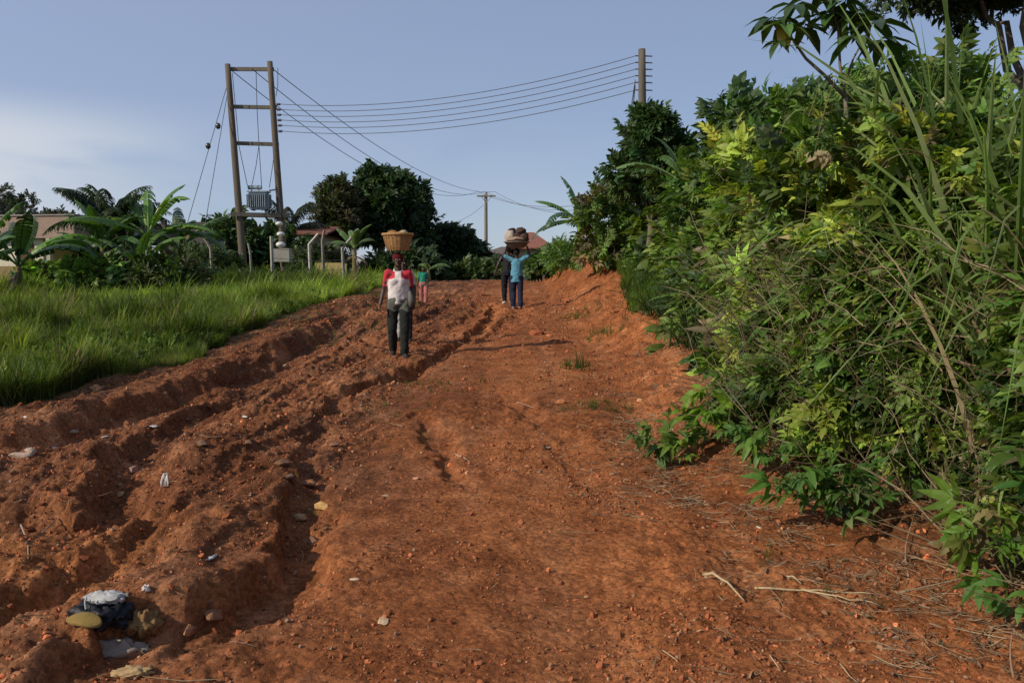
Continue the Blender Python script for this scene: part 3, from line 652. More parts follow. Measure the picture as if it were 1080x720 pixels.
    tag(A.build('undergrowth', M_LEAF), 'tangled green creepers, leaves and dry stalks covering the roadside bank', 'undergrowth', kind='stuff')
undergrowth()
def grass_field():
    A = Acc(); n = 80000
    y = 6.2*(46/6.2)**(RNG.random(n)); x = xl(y)-(np.abs(RNG.normal(0, 1, n))*.30-.12)*0-RNG.random(n)**1.25*(2+y*.75)
    x = x+.75*fbm2(x*.7, y*.9, 4, 7)+.05
    z = H(x, y, False); p = np.stack([x, y, z-.02], 1)
    dens = fbm2(x*.7, y*.7, 3, 8); k = dens > -.55; p = p[k]; m = len(p)
    hgt = .20+.16*fbm2(p[:, 0]*.5, p[:, 1]*.5, 3, 9)+.07*sst(0, 3.5, xl(p[:, 1])-p[:, 0])+.004*p[:, 1]
    pt = sst(.12, .5, fbm2(p[:, 0]*1.1+7, p[:, 1]*.8, 3, 18)); hgt = hgt*(1+.6*pt)*np.exp(RNG.normal(0, .28, m)); p = p; cv = fbm2(p[:, 0]*.45, p[:, 1]*.45, 3, 10)
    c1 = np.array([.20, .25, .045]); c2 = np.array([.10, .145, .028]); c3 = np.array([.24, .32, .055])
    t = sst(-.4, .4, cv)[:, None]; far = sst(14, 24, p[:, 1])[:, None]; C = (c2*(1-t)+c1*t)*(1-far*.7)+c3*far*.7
    C = C*np.exp(RNG.normal(0, .22, (m, 1))); C = C*(1+.25*far)*(1-.25*pt[:, None])*np.exp(.75*fbm2(p[:, 0]*2.2, p[:, 1]*1.6, 3, 19))[:, None]; dm = RNG.random(m) < .09; C[dm] = np.array(DRYC)*.8  # far tufts brightened in their colour, standing in for sunlit tops
    ang = RNG.random(m)*2*PI; ca, sa = np.cos(ang), np.sin(ang); R = np.zeros((m, 3, 3)); R[:, 0, 0] = ca; R[:, 0, 1] = -sa; R[:, 1, 0] = sa; R[:, 1, 1] = ca; R[:, 2, 2] = 1
    wd = .8+.022*p[:, 1]; kk = RNG.integers(0, 4, m)
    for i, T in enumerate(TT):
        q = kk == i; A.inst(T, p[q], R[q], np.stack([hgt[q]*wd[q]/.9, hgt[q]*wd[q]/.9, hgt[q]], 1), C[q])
    # low broad-leaved weeds at the edge of the cut
    n = 3600; y = 6.5*(34/6.5)**RNG.random(n); x = xl(y)-RNG.random(n)**1.5*2.4+.12+.2*fbm2(y*.9, y*.2, 2, 12); p = np.stack([x, y, H(x, y, False)+.03+.16*RNG.random(n)], 1)
    kq = fbm2(x*.8, y*.8, 2, 14) > -.15; p = p[kq]; scatter_leaves(A, TC, p, np.repeat([[.3, -.3, .8]], len(p), 0), .095, jit((.09, .14, .028), len(p), .3), .2, .6)
    # small weeds in the road
    for (px, py, rr, nn, hh) in ((455,406,.35,70,.07),(405,432,.25,34,.06),(300,520,.12,10,.05),(620,430,.14,30,.10),(608,388,.14,34,.13),(655,435,.12,14,.1),(385,346,.5,90,.10),(330,360,.4,40,.1),(480,330,.6,60,.08),(350,398,.5,40,.05),(415,460,.2,26,.05),(425,392,.3,34,.05),(618,330,.3,50,.15),(640,352,.2,30,.15),(815,600,.1,6,.08),(930,640,.1,5,.09),(370,330,.9,90,.14),(400,312,1.2,120,.16)):
        g = hit(px, py); q = np.stack([g[0]+RNG.normal(0, rr, nn), g[1]+RNG.normal(0, rr*1.3, nn)], 1); z = H(q[:, 0], q[:, 1]); q = np.column_stack([q, z-.01])
        ang = RNG.random(nn)*2*PI; R = np.zeros((nn, 3, 3)); R[:, 0, 0] = np.cos(ang); R[:, 0, 1] = -np.sin(ang); R[:, 1, 0] = np.sin(ang); R[:, 1, 1] = np.cos(ang); R[:, 2, 2] = 1
        A.inst(TT[nn % 4], q, R, np.stack([np.full(nn, hh*1.3)]*2+[np.full(nn, hh)], 1)*np.exp(RNG.normal(0, .3, (nn, 1))), jit((.07, .11, .02), nn, .25))
    # verge grass on the far half of the bank
    n = 6500; y = 11*(34/11)**RNG.random(n); x = xe(y)-.45+RNG.random(n)*.9+.25*fbm2(y, y*.3, 2, 13); p = np.stack([x, y, H(x, y)-.02], 1)
    kq = fbm2(x*1.3, y*.9, 2, 16) > -.1; p = p[kq]; m = len(p); ang = RNG.random(m)*2*PI; R = np.zeros((m, 3, 3)); R[:, 0, 0] = np.cos(ang); R[:, 0, 1] = -np.sin(ang); R[:, 1, 0] = np.sin(ang); R[:, 1, 1] = np.cos(ang); R[:, 2, 2] = 1
    hs = .28*np.exp(RNG.normal(0, .3, m)); A.inst(TT[1], p, R, np.stack([hs*1.2, hs*1.2, hs], 1), jit((.11, .17, .025), m, .3))
    tag(A.build('grass', M_GRASS), 'rough green grass and weeds beside the red dirt road', 'grass', kind='stuff')
grass_field()
def gravel():
    "loose crumbs of laterite, straw and leaf litter"
    A = Acc(); A2 = Acc()
    ico = [(0,0,1),(.894,0,.447),(.276,.851,.447),(-.724,.526,.447),(-.724,-.526,.447),(.276,-.851,.447),(.724,.526,-.447),(-.276,.851,-.447),(-.894,0,-.447),(-.276,-.851,-.447),(.724,-.526,-.447),(0,0,-1)]
    fc = [(0,1,2),(0,2,3),(0,3,4),(0,4,5),(0,5,1),(1,6,2),(2,7,3),(3,8,4),(4,9,5),(5,10,1),(2,6,7),(3,7,8),(4,8,9),(5,9,10),(1,10,6),(11,7,6),(11,8,7),(11,9,8),(11,10,9),(11,6,10)]
    Ts = [(np.array(ico)*RNG.uniform(.5, 1.4, (12, 1)), np.zeros((0, 4), int), np.array(fc), np.ones((12, 3))) for _ in range(5)]
    n = 90000; y = 2.3*(24/2.3)**(RNG.random(n)**1.35); x = -5.6+9*RNG.random(n)
    dens = fbm2(x*1.3, y*.9, 3, 51)+.3*rough(x)+.35*sst(.5, 1.7, x-.2)*sst(14, 6, y)+.15; k = (RNG.random(n) < np.clip(dens*1.3+.28, .05, 1)) & (x < xe(y)+.5) & (x > xl(y)-.2); x = x[k]; y = y[k]; m = len(x)
    s = .0034*np.exp(np.abs(RNG.normal(0, .62, m)))*(.8+.07*y); s = np.minimum(s, .011+.0016*y); z = H(x, y)+s*.25
    q4 = unit(RNG.normal(0, 1, (m, 3))); R = rot(q4, RNG.random(m)*6)
    C = jit((.28, .095, .038), m, .32, .08); lt = RNG.random(m) < .07; C[lt] = np.array([.38, .20, .10])*np.exp(RNG.normal(0, .2, (lt.sum(), 1))); gk = RNG.random(m) < .04; C[gk] = (.30, .20, .13)
    kk = RNG.integers(0, 5, m)
    for i, T in enumerate(Ts):
        q = kk == i; A.inst(T, np.stack([x[q], y[q], z[q]], 1), R[q], s[q][:, None]*RNG.uniform(.55, 1.3, (q.sum(), 3)), C[q])
    tag(A.build('gravel', M_STONE), 'loose crumbs of red laterite scattered over the road', 'gravel', kind='stuff')
    n = 5600; y = 2.3*(12/2.3)**RNG.random(n); x = xe(y)+RNG.normal(-.3, .48, n); k = (x < xe(y)+.5)&(fbm2(x*2, y*2, 3, 44)+.2 > 0); x = x[k]; y = y[k]
    xb = -5.2+7*RNG.random(380); yb = 2.5*(14/2.5)**RNG.random(380); x = np.concatenate([x, xb]); y = np.concatenate([y, yb]); m = len(x); z = H(x, y)
    for i in range(m):
        a = RNG.random()*2*PI; L = RNG.uniform(.03, .16)*(2.2 if RNG.random() < .15 else 1); d = np.array([math.cos(a), math.sin(a), 0])
        P0 = np.array([x[i], y[i], z[i]+.006+.012*RNG.random()]); P1 = P0+d*L; c = np.array(((.36, .28, .17), (.20, .13, .08), (.13, .085, .05), (.32, .22, .12))[i % 4])*RNG.uniform(.6, 1.15)
        mid = (P0+P1)/2+RNG.normal(0, .008, 3)+np.array([0, 0, .006]); P1[2] += RNG.uniform(-.004, .03); A2.tube([P0, mid, P1], np.array([1, 1, .5])*RNG.uniform(.0009, .0026), c, 3, False)
    # curled dead leaves
    q = RNG.permutation(m)[:900]; P_ = np.stack([x[q], y[q], z[q]+.01], 1); a = RNG.random(900)*2*PI; d = np.stack([np.cos(a), np.sin(a), RNG.normal(.1, .2, 900)], 1)
    A2.inst(TS[0], P_, rot(d, RNG.normal(0, .5, 900)), RNG.uniform(.02, .055, 900), jit((.22, .12, .06), 900, .35))
    tag(A2.build('leaf_litter', M_DRY), 'straw, twigs and dead leaves strewn along the verge', 'litter', kind='stuff')
gravel()
# ---------------------------------------------------------------- plants one can tell apart
def foot(px, py_top, Y, dx=0): x = P(px, 300, Y)[0]+dx; return np.array([x, Y, h1(x, Y)])
def height_to(b, px, py, Y): return P(px, py, Y)[2]-b[2]
# right side, from far to near
b = foot(612, 0, 25.5); banana('banana plant with torn leaves arching over the end of the bank', b, height_to(b, 612, 232, 25.5), 7, 1.55, 3, dirs=[(PI*.93, .75), (PI*1.0, .15), (PI*.6, 1.25), (.3, 1.2), (PI*.8, 1.45), (-.3, .6), (PI*1.25, .5)], cols=((.04, .09, .03), (.07, .14, .025)), dead=2, group='banana plants along the road', torn=.7)
b = foot(640, 0, 22.5); shrub('shrub', 'bush with reddish young shoots at the left edge of the thicket', 'shrub', b, (.8, .9, height_to(b, 648, 190, 22.5)), TCN, 650, .34, [(.045, .07, .02), (.06, .10, .02), (.07, .06, .025)], seed=1)
b = foot(684, 0, 18.5); tree('dark_tree', 'slim dark leafy tree rising in front of the second electricity pole', 'tree', b, height_to(b, 690, 132, 18.5), (0.1, 0, (height_to(b, 690, 132, 18.5))*.62), (.72, .72, height_to(b, 690, 132, 18.5)*.38), 60, 55, .27, [(.03, .06, .016), (.05, .085, .02), (.035, .065, .016)], TCN, trunk_r=.08, seed=2, clump=.3)
b = foot(722, 0, 16.5); banana('young banana plant with upright leaves poking out of the thicket', b, height_to(b, 735, 190, 16.5), 6, 1.25, 8, dirs=[(2.6, 1.4), (2.0, 1.2), (1, 1.35), (0.2, .9), (3.0, .7), (4.5, 1.1)], cols=((.05, .10, .02), (.10, .17, .05)), dead=0, group='banana plants along the road', torn=.3)
for i, (px, top, Y, r, cols, tm, n, sz, lab) in enumerate([
 (752, 96, 14.5, .95, [(.028, .052, .014), (.04, .075, .016), (.022, .04, .012)], TC, 900, .27, 'tall rounded bush between the dark tree and the broad bush'),
 (805, 66, 12.5, 1.15, [(.032, .06, .014), (.05, .085, .018), (.022, .042, .012)], TC, 1300, .24, 'broad bush forming the highest hump of the thicket'),
 (860, 72, 10.2, .9, [(.04, .07, .014), (.065, .10, .018), (.03, .05, .012)], TCN, 1100, .2, 'olive green bush under the umbrella-leaved sapling'),
 (935, 50, 9.0, .85, [(.035, .06, .014), (.06, .095, .018), (.03, .05, .012)], TC, 1000, .19, 'bush behind the tall reed-like grass'),
 ]):
    b = foot(px, 0, Y, .55); shrub('shrub', lab, 'shrub', b, (r, r, height_to(b, px, top, Y)*1.0), tm, n, sz, cols, seed=10+i, stems=9)
def palmate_sapling():
    Y = 8.6; b = foot(893, 0, Y); root = empty('sapling', b, 'young tree with big drooping hand-shaped leaves against the sky', 'tree'); T = Acc()
    Q = lambda px, py, dy=0.: P(px, py, Y+dy)-b
    bc = (.16, .13, .09)
    def tw(pts, r0, r1): T.tube(np.array(pts), np.linspace(r0, r1, len(pts)), bc, 6)
    f = Q(892, 103); tw([(0, 0, -.1), f*.5+np.array([.03, 0, 0]), f], .03, .022)
    e1 = Q(836, 42, -.15); tw([f, Q(870, 80, -.05), Q(850, 62, -.1), e1, Q(828, 28, -.2)], .02, .010)
    e2 = Q(884, 30, .1); tw([f, Q(886, 70, .03), e2, Q(878, 6, .12), Q(868, -12, .1)], .016, .009)
    e3 = Q(912, 40, -.05); tw([Q(890, 90, 0), Q(900, 62, 0), e3, Q(922, 22, -.1)], .012, .007)
    T.build('trunk', M_BARK, root, True)
    for k, (px, py, dy, s) in enumerate([(826, 26, -.2, .36), (815, 20, -.1, .33), (838, 5, -.2, .34), (848, 28, 0, .33), (868, -6, .1, .37), (880, 14, .2, .36), (892, 0, 0, .34), (920, 24, -.1, .38), (930, 42, -.2, .34), (905, 12, .1, .35), (902, 38, -.3, .34), (860, 18, .3, .3), (822, 44, -.3, .22)]):
        A = Acc(); c = Q(px, py, dy); n = 8
        a = np.arange(n)*2*PI/n+RNG.normal(0, .12, n); d = np.stack([np.cos(a), np.sin(a)*.9, RNG.normal(-.12, .22, n)], 1)
        A.inst(tmpl(lambda V, F4, F3, S: leaflet(V, F4, F3, S, (0, .06, 0), 0, 1, .40, .42, 0, 1., .25)), np.repeat(c[None], n, 0), rot(unit(d)), s*RNG.uniform(.75, 1.1, n), jit((.045, .085, .022) if k % 5 else (.08, .14, .03), n, .2))
        if k == 0: A.inst(TS[0], np.repeat(c[None], 3, 0), rot(unit(np.array([[.3, -.3, -.9], [.6, -.2, -.8], [-.2, -.3, -.9]]))), np.array([.28, .26, .24]), np.repeat([[.45, .34, .04]], 3, 0))
        A.tube([c, c+(Q(870, 60)-c)*.12], [.006, .008], (.08, .10, .04), 4); A.build('leaf', M_LEAFG, root)
palmate_sapling()
b = np.array([8.2, 13.0, h1(8.2, 13.)]); tree('tree', 'small-leaved tree standing high behind the bank at the frame edge', 'tree', b, 7.0, (0, 0, 4.75), (1.9, 1.7, 1.6), 170, 80, .2, [(.035, .05, .02), (.05, .065, .03), (.028, .042, .018)], TCN, trunk_r=.14, seed=5)
# tall reed-like grass at the near end of the bank
for i, (px, Y, h, n, w, lab) in enumerate([(1035, 5.0, 2.1, 90, .026, 'tallest clump of broad-bladed elephant grass, against the sky'), (1000, 6.0, 1.9, 80, .026, 'elephant grass clump with blades fanning over the creepers'), (1072, 4.5, 1.7, 60, .024, 'elephant grass clump cut off by the edge of the view'), (950, 7.2, 1.5, 34, .026, 'thin elephant grass clump rising behind the creepers'), (968, 5.6, .95, 22, .026, 'short broad-bladed grass clump drooping through the creepers'), (1058, 5.9, 1.9, 46, .024, 'elephant grass clump with the straightest blades, behind the tallest one'), (1018, 5.7, 1.6, 40, .024, 'elephant grass clump between the fanning clump and the tallest one')]):
    b = foot(px, 0, Y, .05); z = float(np.interp(Y, YK, ZK)); hh = (z-b[2]+h*.30)*1.12; w = w*1.6
    grass_clump(lab, b, n, hh, w, .16, ((.20, .28, .09), (.26, .32, .13), (.16, .24, .06)), 'elephant grass on the bank', .12, 'elephant_grass', .12)
for i, (px, py, n, h, lab) in enumerate([(700, 352, 150, .65, 'dark green drooping grass clump at the thicket foot, nearer one'), (682, 322, 140, .65, 'dark green drooping grass clump beyond the nearer one'), (722, 330, 120, .7, 'grass clump half under the thicket leaves'), (745, 350, 140, .7, 'loose grass clump beside the leaning dead stalk')]):
    Y = (13.5, 16, 13, 10.5)[i]; x = P(px, 300, Y)[0]; grass_clump(lab, (x, Y, h1(x, Y)), n, h, .022, .95, ((.03, .06, .02), (.045, .08, .02), (.06, .09, .025)), 'grass clumps at the foot of the thicket', .06)
# leafy shoots reaching out of the bank's foot
def shoot(label, pts, nl, size, cols, tm=None, seed=0, name='leafy_shoot', group='leafy shoots at the foot of the bank'):
    nl = int(nl*1.9); size *= .62
    pts = np.array(pts, float); b = pts[0].copy(); pts = pts-b; root = empty(name, b, label, 'shoot', group); S = Acc(); L = Acc(); n = len(pts)
    S.tube(pts, np.linspace(.007, .003, n), (.13, .12, .05), 5)
    t = np.linspace(.25, 1, nl)*(n-1); ps = np.stack([np.interp(t, np.arange(n), pts[:, j]) for j in range(3)], 1)
    for k, p in enumerate(ps):
        a = k*2.4+seed; d = unit(np.array([[math.cos(a)-.35, math.sin(a)-.4, .1]])); C = np.array(cols[k % len(cols)])*RNG.uniform(1.1, 1.7); q = p+d[0]*size*.35+np.array([0, 0, .02]); S.tube([p, (p+q)/2+np.array([0, 0, .02]), q], .003, (.12, .13, .04), 4)
        T = (tm or TM)[k % len(tm or TM)]; L.inst(T, q[None]+RNG.normal(0, .05, (1, 3)), rot(unit(d+RNG.normal(0, .35, (1, 3))), np.array([RNG.normal(0, .6)])), np.array([size*RNG.uniform(.8, 1.15)]), C[None])
    L.build('leaf_cluster', M_LEAF, root); S.build('stem', M_BARK, root, True); return root
PL = [t_pinnate(3, .6, .3, .9, s) for s in (11, 12)]
PB = [t_cluster(7, 31, .42, .62), t_cluster(6, 32, .5, .55), tmpl(lambda V, F4, F3, S: [leaflet(V, F4, F3, S, (0, .2, 0), a, .75, .36, .75, -.15, 1+.1*math.sin(a*5), .35) for a in (-1.9, -.8, .1, 1.0, 1.8)])]
G0 = lambda px, py: hit(px, py)
def arch(px0, py0, px1, py1, lift, toward=.0, n=6):
    a = G0(px0, py0); Y1 = a[1]+toward; e = P(px1, py1, Y1); t = np.linspace(0, 1, n)[:, None]; q = a+(e-a)*t; q[:, 2] += lift*np.sin(t[:, 0]*PI); return q
shoot('bright green shoot with hanging leaves low beside the straw', arch(900, 540, 815, 512, .12, -.25), 9, .26, ((.055, .12, .018), (.07, .14, .02)), PB)
shoot('dense shoot with dark glossy leaves over the shaded hollow', arch(905, 545, 880, 508, .1, -.1), 10, .24, ((.04, .09, .015), (.05, .10, .016)), PB, 1)
shoot('shoot with a pale tuft of young leaves above the dark hollow', arch(930, 548, 905, 520, .08, -.2), 9, .22, ((.05, .11, .018), (.13, .17, .06)), PB, 2)
shoot('low creeping plant lying furthest out on the red soil', arch(735, 480, 690, 468, .05, -.1), 9, .28, ((.05, .09, .015), (.09, .14, .02)), PB, 3)
shoot('lime green upright shoot above the creeping plant', arch(740, 478, 752, 420, .05, 0), 10, .3, ((.11, .19, .015), (.08, .15, .015)), PB, 4)
shoot('leafy branch hanging between the two low plants', arch(800, 500, 792, 470, .12, -.2), 9, .27, ((.06, .13, .018), (.08, .15, .02)), PB, 5)
shoot('shoot with reddish yellow drooping leaves near the frame edge', arch(1055, 610, 1012, 548, .15, -.15), 8, .25, ((.13, .15, .03), (.16, .13, .05), (.10, .17, .02)), PB, 6)
shoot('bright green shoot hanging below the reddish one', arch(1070, 625, 1045, 588, .1, -.1), 7, .22, ((.08, .17, .02), (.10, .18, .02)), PB, 7)
shoot('small green sprig at the very edge of the view', arch(1085, 680, 1074, 640, .1, -.05), 5, .2, ((.06, .13, .02),), PB, 8)
for k, (x0, y0, x1, y1, lab) in enumerate([(760, 440, 770, 398, 'lime green leafy stem against the darker creepers'), (830, 470, 838, 425, 'mid green leafy stem above the dense shoot'), (870, 500, 850, 470, 'short leafy stem leaning over the dense shoot'), (960, 520, 985, 440, 'leafy stem climbing through the dry twigs')]):
    shoot(lab, arch(x0, y0, x1, y1, .1, .1), 10, .25, ((.08, .15, .018), (.05, .10, .015)), PB+TP, 20+k)
# left side
b = foot(118, 0, 25.0); palm('dark feathery palm rising among the banana plants', b, height_to(b, 118, 238, 25.0), 24, 1.95)
b = foot(160, 0, 24.0); banana('tall banana plant with a bright upright leaf beside the palm', b, height_to(b, 165, 248, 24.0), 8, 2.05, 21, dirs=[(PI*.62, 1.45), (.35, 1.35), (0., .55), (PI, .8), (PI*.8, 1.2), (-.5, 1.1), (PI*1.3, .5), (.2, .35)], group='banana plants in the garden', dead=3, cols=((.06, .12, .02), (.12, .22, .03)))
b = foot(20, 0, 22.0); banana('banana plant with broad leaves in front of the yellow house', b, height_to(b, 20, 280, 22.0), 9, 2.0, 33, group='banana plants in the garden', cols=((.035, .075, .02), (.09, .19, .02)), dead=2)
b = foot(-18, 0, 21.0); banana('banana plant cut off by the frame beside the yellow house', b, height_to(b, -8, 282, 21.0), 7, 1.7, 34, group='banana plants in the garden', cols=((.05, .11, .02),), dead=1)
b = foot(98, 0, 24.5); banana('short banana plant below the palm', b, height_to(b, 92, 275, 24.5), 7, 1.25, 36, group='banana plants in the garden', cols=((.05, .10, .02), (.09, .17, .03)), dead=1)
b = foot(190, 0, 25.0); banana('banana plant with drooping brown-tipped leaves right of the tall one', b, height_to(b, 190, 262, 25.0), 7, 1.5, 52, group='banana plants in the garden', cols=((.06, .11, .025), (.09, .17, .03)), dead=3)
b = foot(108, 0, 23.6); banana('banana plant with bright leaves standing before the palm trunk', b, height_to(b, 108, 262, 23.6), 8, 1.45, 53, group='banana plants in the garden', cols=((.08, .16, .03), (.05, .10, .02)), dead=1)
b = foot(146, 0, 23.0); banana('low banana plant at the foot of the tall one', b, height_to(b, 146, 280, 23.0), 7, 1.35, 54, group='banana plants in the garden', cols=((.05, .10, .02), (.10, .19, .03)), dead=2)
b = foot(133, 0, 25.5); banana('banana plant with dark leaves between palm and tall banana plant', b, height_to(b, 138, 262, 25.5), 8, 1.4, 37, group='banana plants in the garden', cols=((.03, .06, .018), (.07, .13, .03)), dead=3)
b = foot(375, 0, 29.0); banana('banana plant with pale leaves beside the bent fence post', b, height_to(b, 373, 262, 29.0), 8, 1.05, 41, cols=((.13, .19, .06), (.08, .14, .03)), dead=3, torn=.2, group='banana plants along the road', wid=.28)
b = foot(452, 0, 36); banana('small banana plant in the shade behind the walkers', b, height_to(b, 455, 285, 36), 6, 1.1, 44, cols=((.08, .14, .03),), dead=0, group='banana plants along the road')
for i, (px, top, Y, rx, cols, n, sz, tm, lab) in enumerate([
 (84, 262, 33.5, 1.2, [(.025, .045, .012), (.035, .06, .014)], 700, .35, TC, 'dark bush at the right corner of the yellow house'),
 (50, 290, 25., .8, [(.04, .07, .018), (.06, .10, .02)], 420, .28, TC, 'small bush before the ochre garden wall'),
 (110, 278, 23.2, 1.0, [(.03, .055, .015), (.06, .10, .02)], 600, .3, TC, 'leafy bush at the foot of the palm'),
 (180, 272, 23.0, .9, [(.04, .05, .02), (.03, .05, .014)], 500, .3, TCN, 'brownish bush at the foot of the tall banana plant'),
 (215, 262, 30.0, 1.3, [(.05, .065, .03), (.035, .055, .02)], 600, .35, TCN, 'dull green bush in front of the unfinished block building'),
 (245, 228, 38.0, 1.4, [(.02, .038, .012), (.03, .05, .014)], 800, .42, TC, 'dark bush seen between the two electricity poles'),
 (290, 240, 39.0, 1.7, [(.022, .04, .013), (.032, .055, .016)], 900, .42, TC, 'dark bush behind the right leg of the transformer pole'),
 (340, 258, 37.0, 1.3, [(.035, .04, .02), (.025, .04, .014)], 500, .4, TCN, 'brown green bush in front of the red-roofed shed'),
 (430, 268, 44.0, 2.0, [(.016, .03, .01), (.022, .038, .012)], 800, .5, TC, 'low dark bush under the big tree'),
 (505, 282, 46.0, 1.5, [(.02, .035, .012), (.035, .05, .014)], 500, .45, TC, 'low hedge bush before the orange wall'),
 (585, 268, 37.0, 1.3, [(.025, .045, .013), (.035, .06, .016)], 650, .4, TC, 'dark round bush in front of the hip-roofed house'),
 (600, 262, 29.0, .7, [(.05, .09, .02), (.07, .12, .03)], 420, .3, TP, 'light green bush beside the banana plant on the bank end'),
 (-8, 208, 40.0, 1.6, [(.04, .05, .03), (.03, .04, .02)], 420, .4, TCN, 'thin bush above the flat roof at the frame edge'),
 ]):
    b = foot(px, 0, Y); shrub('shrub', lab, 'shrub', b, (rx, rx, max(.8, height_to(b, px, top, Y))), tm, n, sz, cols, seed=40+i)
b = foot(402, 0, 50.0); hh = height_to(b, 402, 186, 50); tree('shade_tree', 'big dense dark shade tree with a wide uneven crown', 'tree', b, hh, (.2, 0, hh*.54), (2.9, 2.6, hh*.45), 150, 80, .42, [(.018, .036, .013), (.026, .048, .014), (.02, .04, .012)], TC, trunk_r=.3, seed=8, clump=.25)
b = foot(360, 0, 47.0); hh = height_to(b, 360, 192, 47); tree('slender_tree', 'lighter brown-green tree against the left flank of the shade tree', 'tree', b, hh, (0, 0, hh*.54), (1.0, 1.0, hh*.44), 50, 55, .38, [(.05, .055, .022), (.04, .06, .018), (.065, .06, .03)], TCN, trunk_r=.15, seed=9, clump=.36)
b = foot(476, 0, 54.0); hh = height_to(b, 474, 247, 54); tree('round_tree', 'low round dark tree between the walkers', 'tree', b, hh, (0, 0, hh*.58), (1.75, 1.8, hh*.42), 80, 80, .42, [(.014, .028, .011), (.02, .036, .012)], TC, trunk_r=.2, seed=10, clump=.36)
b = foot(6, 0, 44.0); hh = height_to(b, 4, 200, 44); tree('bare_tree', 'sparse grey-leaved tree above the yellow house roof', 'tree', b, hh, (0, 0, hh*.74), (1.5, 1.5, hh*.27), 34, 26, .3, [(.07, .07, .06), (.045, .055, .03)], TCN, trunk_r=.12, seed=11, barkcol=(.2, .17, .15), clump=.26)
b = foot(60, 0, 48.0); hh = height_to(b, 62, 228, 48); tree('distant_tree', 'small sparse tree showing above the flat roof beside the palm', 'tree', b, hh, (0, 0, hh*.74), (1.7, 1.5, hh*.27), 30, 40, .35, [(.05, .055, .04), (.035, .045, .025)], TCN, trunk_r=.12, seed=12)
b = foot(305, 0, 42.0); palm('thin palm with a few fronds behind the transformer', b, height_to(b, 305, 243, 42.0), 9, 2.4, cols=((.06, .07, .05), (.045, .06, .03)))
for i, (px, py, n_, h_, c_, lab) in enumerate([(62, 372, 90, .38, (.14, .2, .05), 'tall weed clump half way down the verge, near the frame edge'), (20, 408, 70, .3, (.18, .22, .06), 'yellowish weed clump at the frame edge above the cut'), (150, 352, 90, .36, (.15, .21, .04), 'weed clump in the middle of the verge'), (210, 355, 80, .36, (.2, .24, .06), 'pale weed clump close to the shadowed cut'), (262, 335, 80, .42, (.14, .2, .04), 'weed clump before the seeding grass'), (310, 322, 70, .45, (.17, .23, .05), 'bushy weed clump near the far end of the verge'), (95, 330, 90, .45, (.17, .23, .05), 'weed clump below the palm'), (180, 325, 90, .45, (.2, .26, .05), 'sunlit weed clump below the tall banana plant')]):
    g = hit(px, py); grass_clump(lab, g, n_, h_, .016, .75, (c_, tuple(np.array(c_)*.65)), 'weed clumps in the verge', .2, 'weed_clump', .16)
# yellowish seeding grass around the fence
for i, (px, Y, lab) in enumerate([(225, 28, 'pale seeding grass between the building and the first pole leg'), (258, 27, 'pale seeding grass at the first pole leg'), (280, 25.5, 'pale seeding grass round the straight fence post'), (312, 27, 'pale seeding grass between the fence posts'), (345, 27.5, 'pale seeding grass before the grey gate post')]):
    b = foot(px, 0, Y); grass_clump(lab, b, 500, .95, .022, .5, ((.15, .18, .05), (.19, .19, .07), (.09, .14, .03)), 'seeding grass along the fence', .12, 'seeding_grass', .6)
# ================================================================== BUILDINGS
def frame_at(p0, p1):
    "axes of a wall running from p0 to p1 on the ground: R, origin"
    d = unit(np.array([p1[0]-p0[0], p1[1]-p0[1], 0.])); n = np.array([d[1], -d[0], 0.]); return np.stack([d, n, np.array([0, 0, 1.])], 1), np.array([p0[0], p0[1], 0.])
def wallbox(A, M, a0, a1, n0, n1, z0, z1, col): A.box((a0, n0, z0), (a1, n1, z1), col, M); return A
def window_part(parent, M, a0, a1, z0, z1, off=0., frame=(.25, .22, .18)):
    F = Acc(); t = .05
    for (u0, u1, v0, v1) in ((a0, a1, z0, z0+t), (a0, a1, z1-t, z1), (a0, a0+t, z0+t, z1-t), (a1-t, a1, z0+t, z1-t), ((a0+a1)/2-t/2, (a0+a1)/2+t/2, z0+t, z1-t)): F.box((u0, off, v0), (u1, off+.06, v1), frame, M)
    f = F.build('window', M_METAL, parent); g = Acc(); g.box((a0+.02, off+.004, z0+.02), (a1-.02, off+.02, z1-.02), (.03, .035, .04), M); g.build('pane', M_CERAM, f)
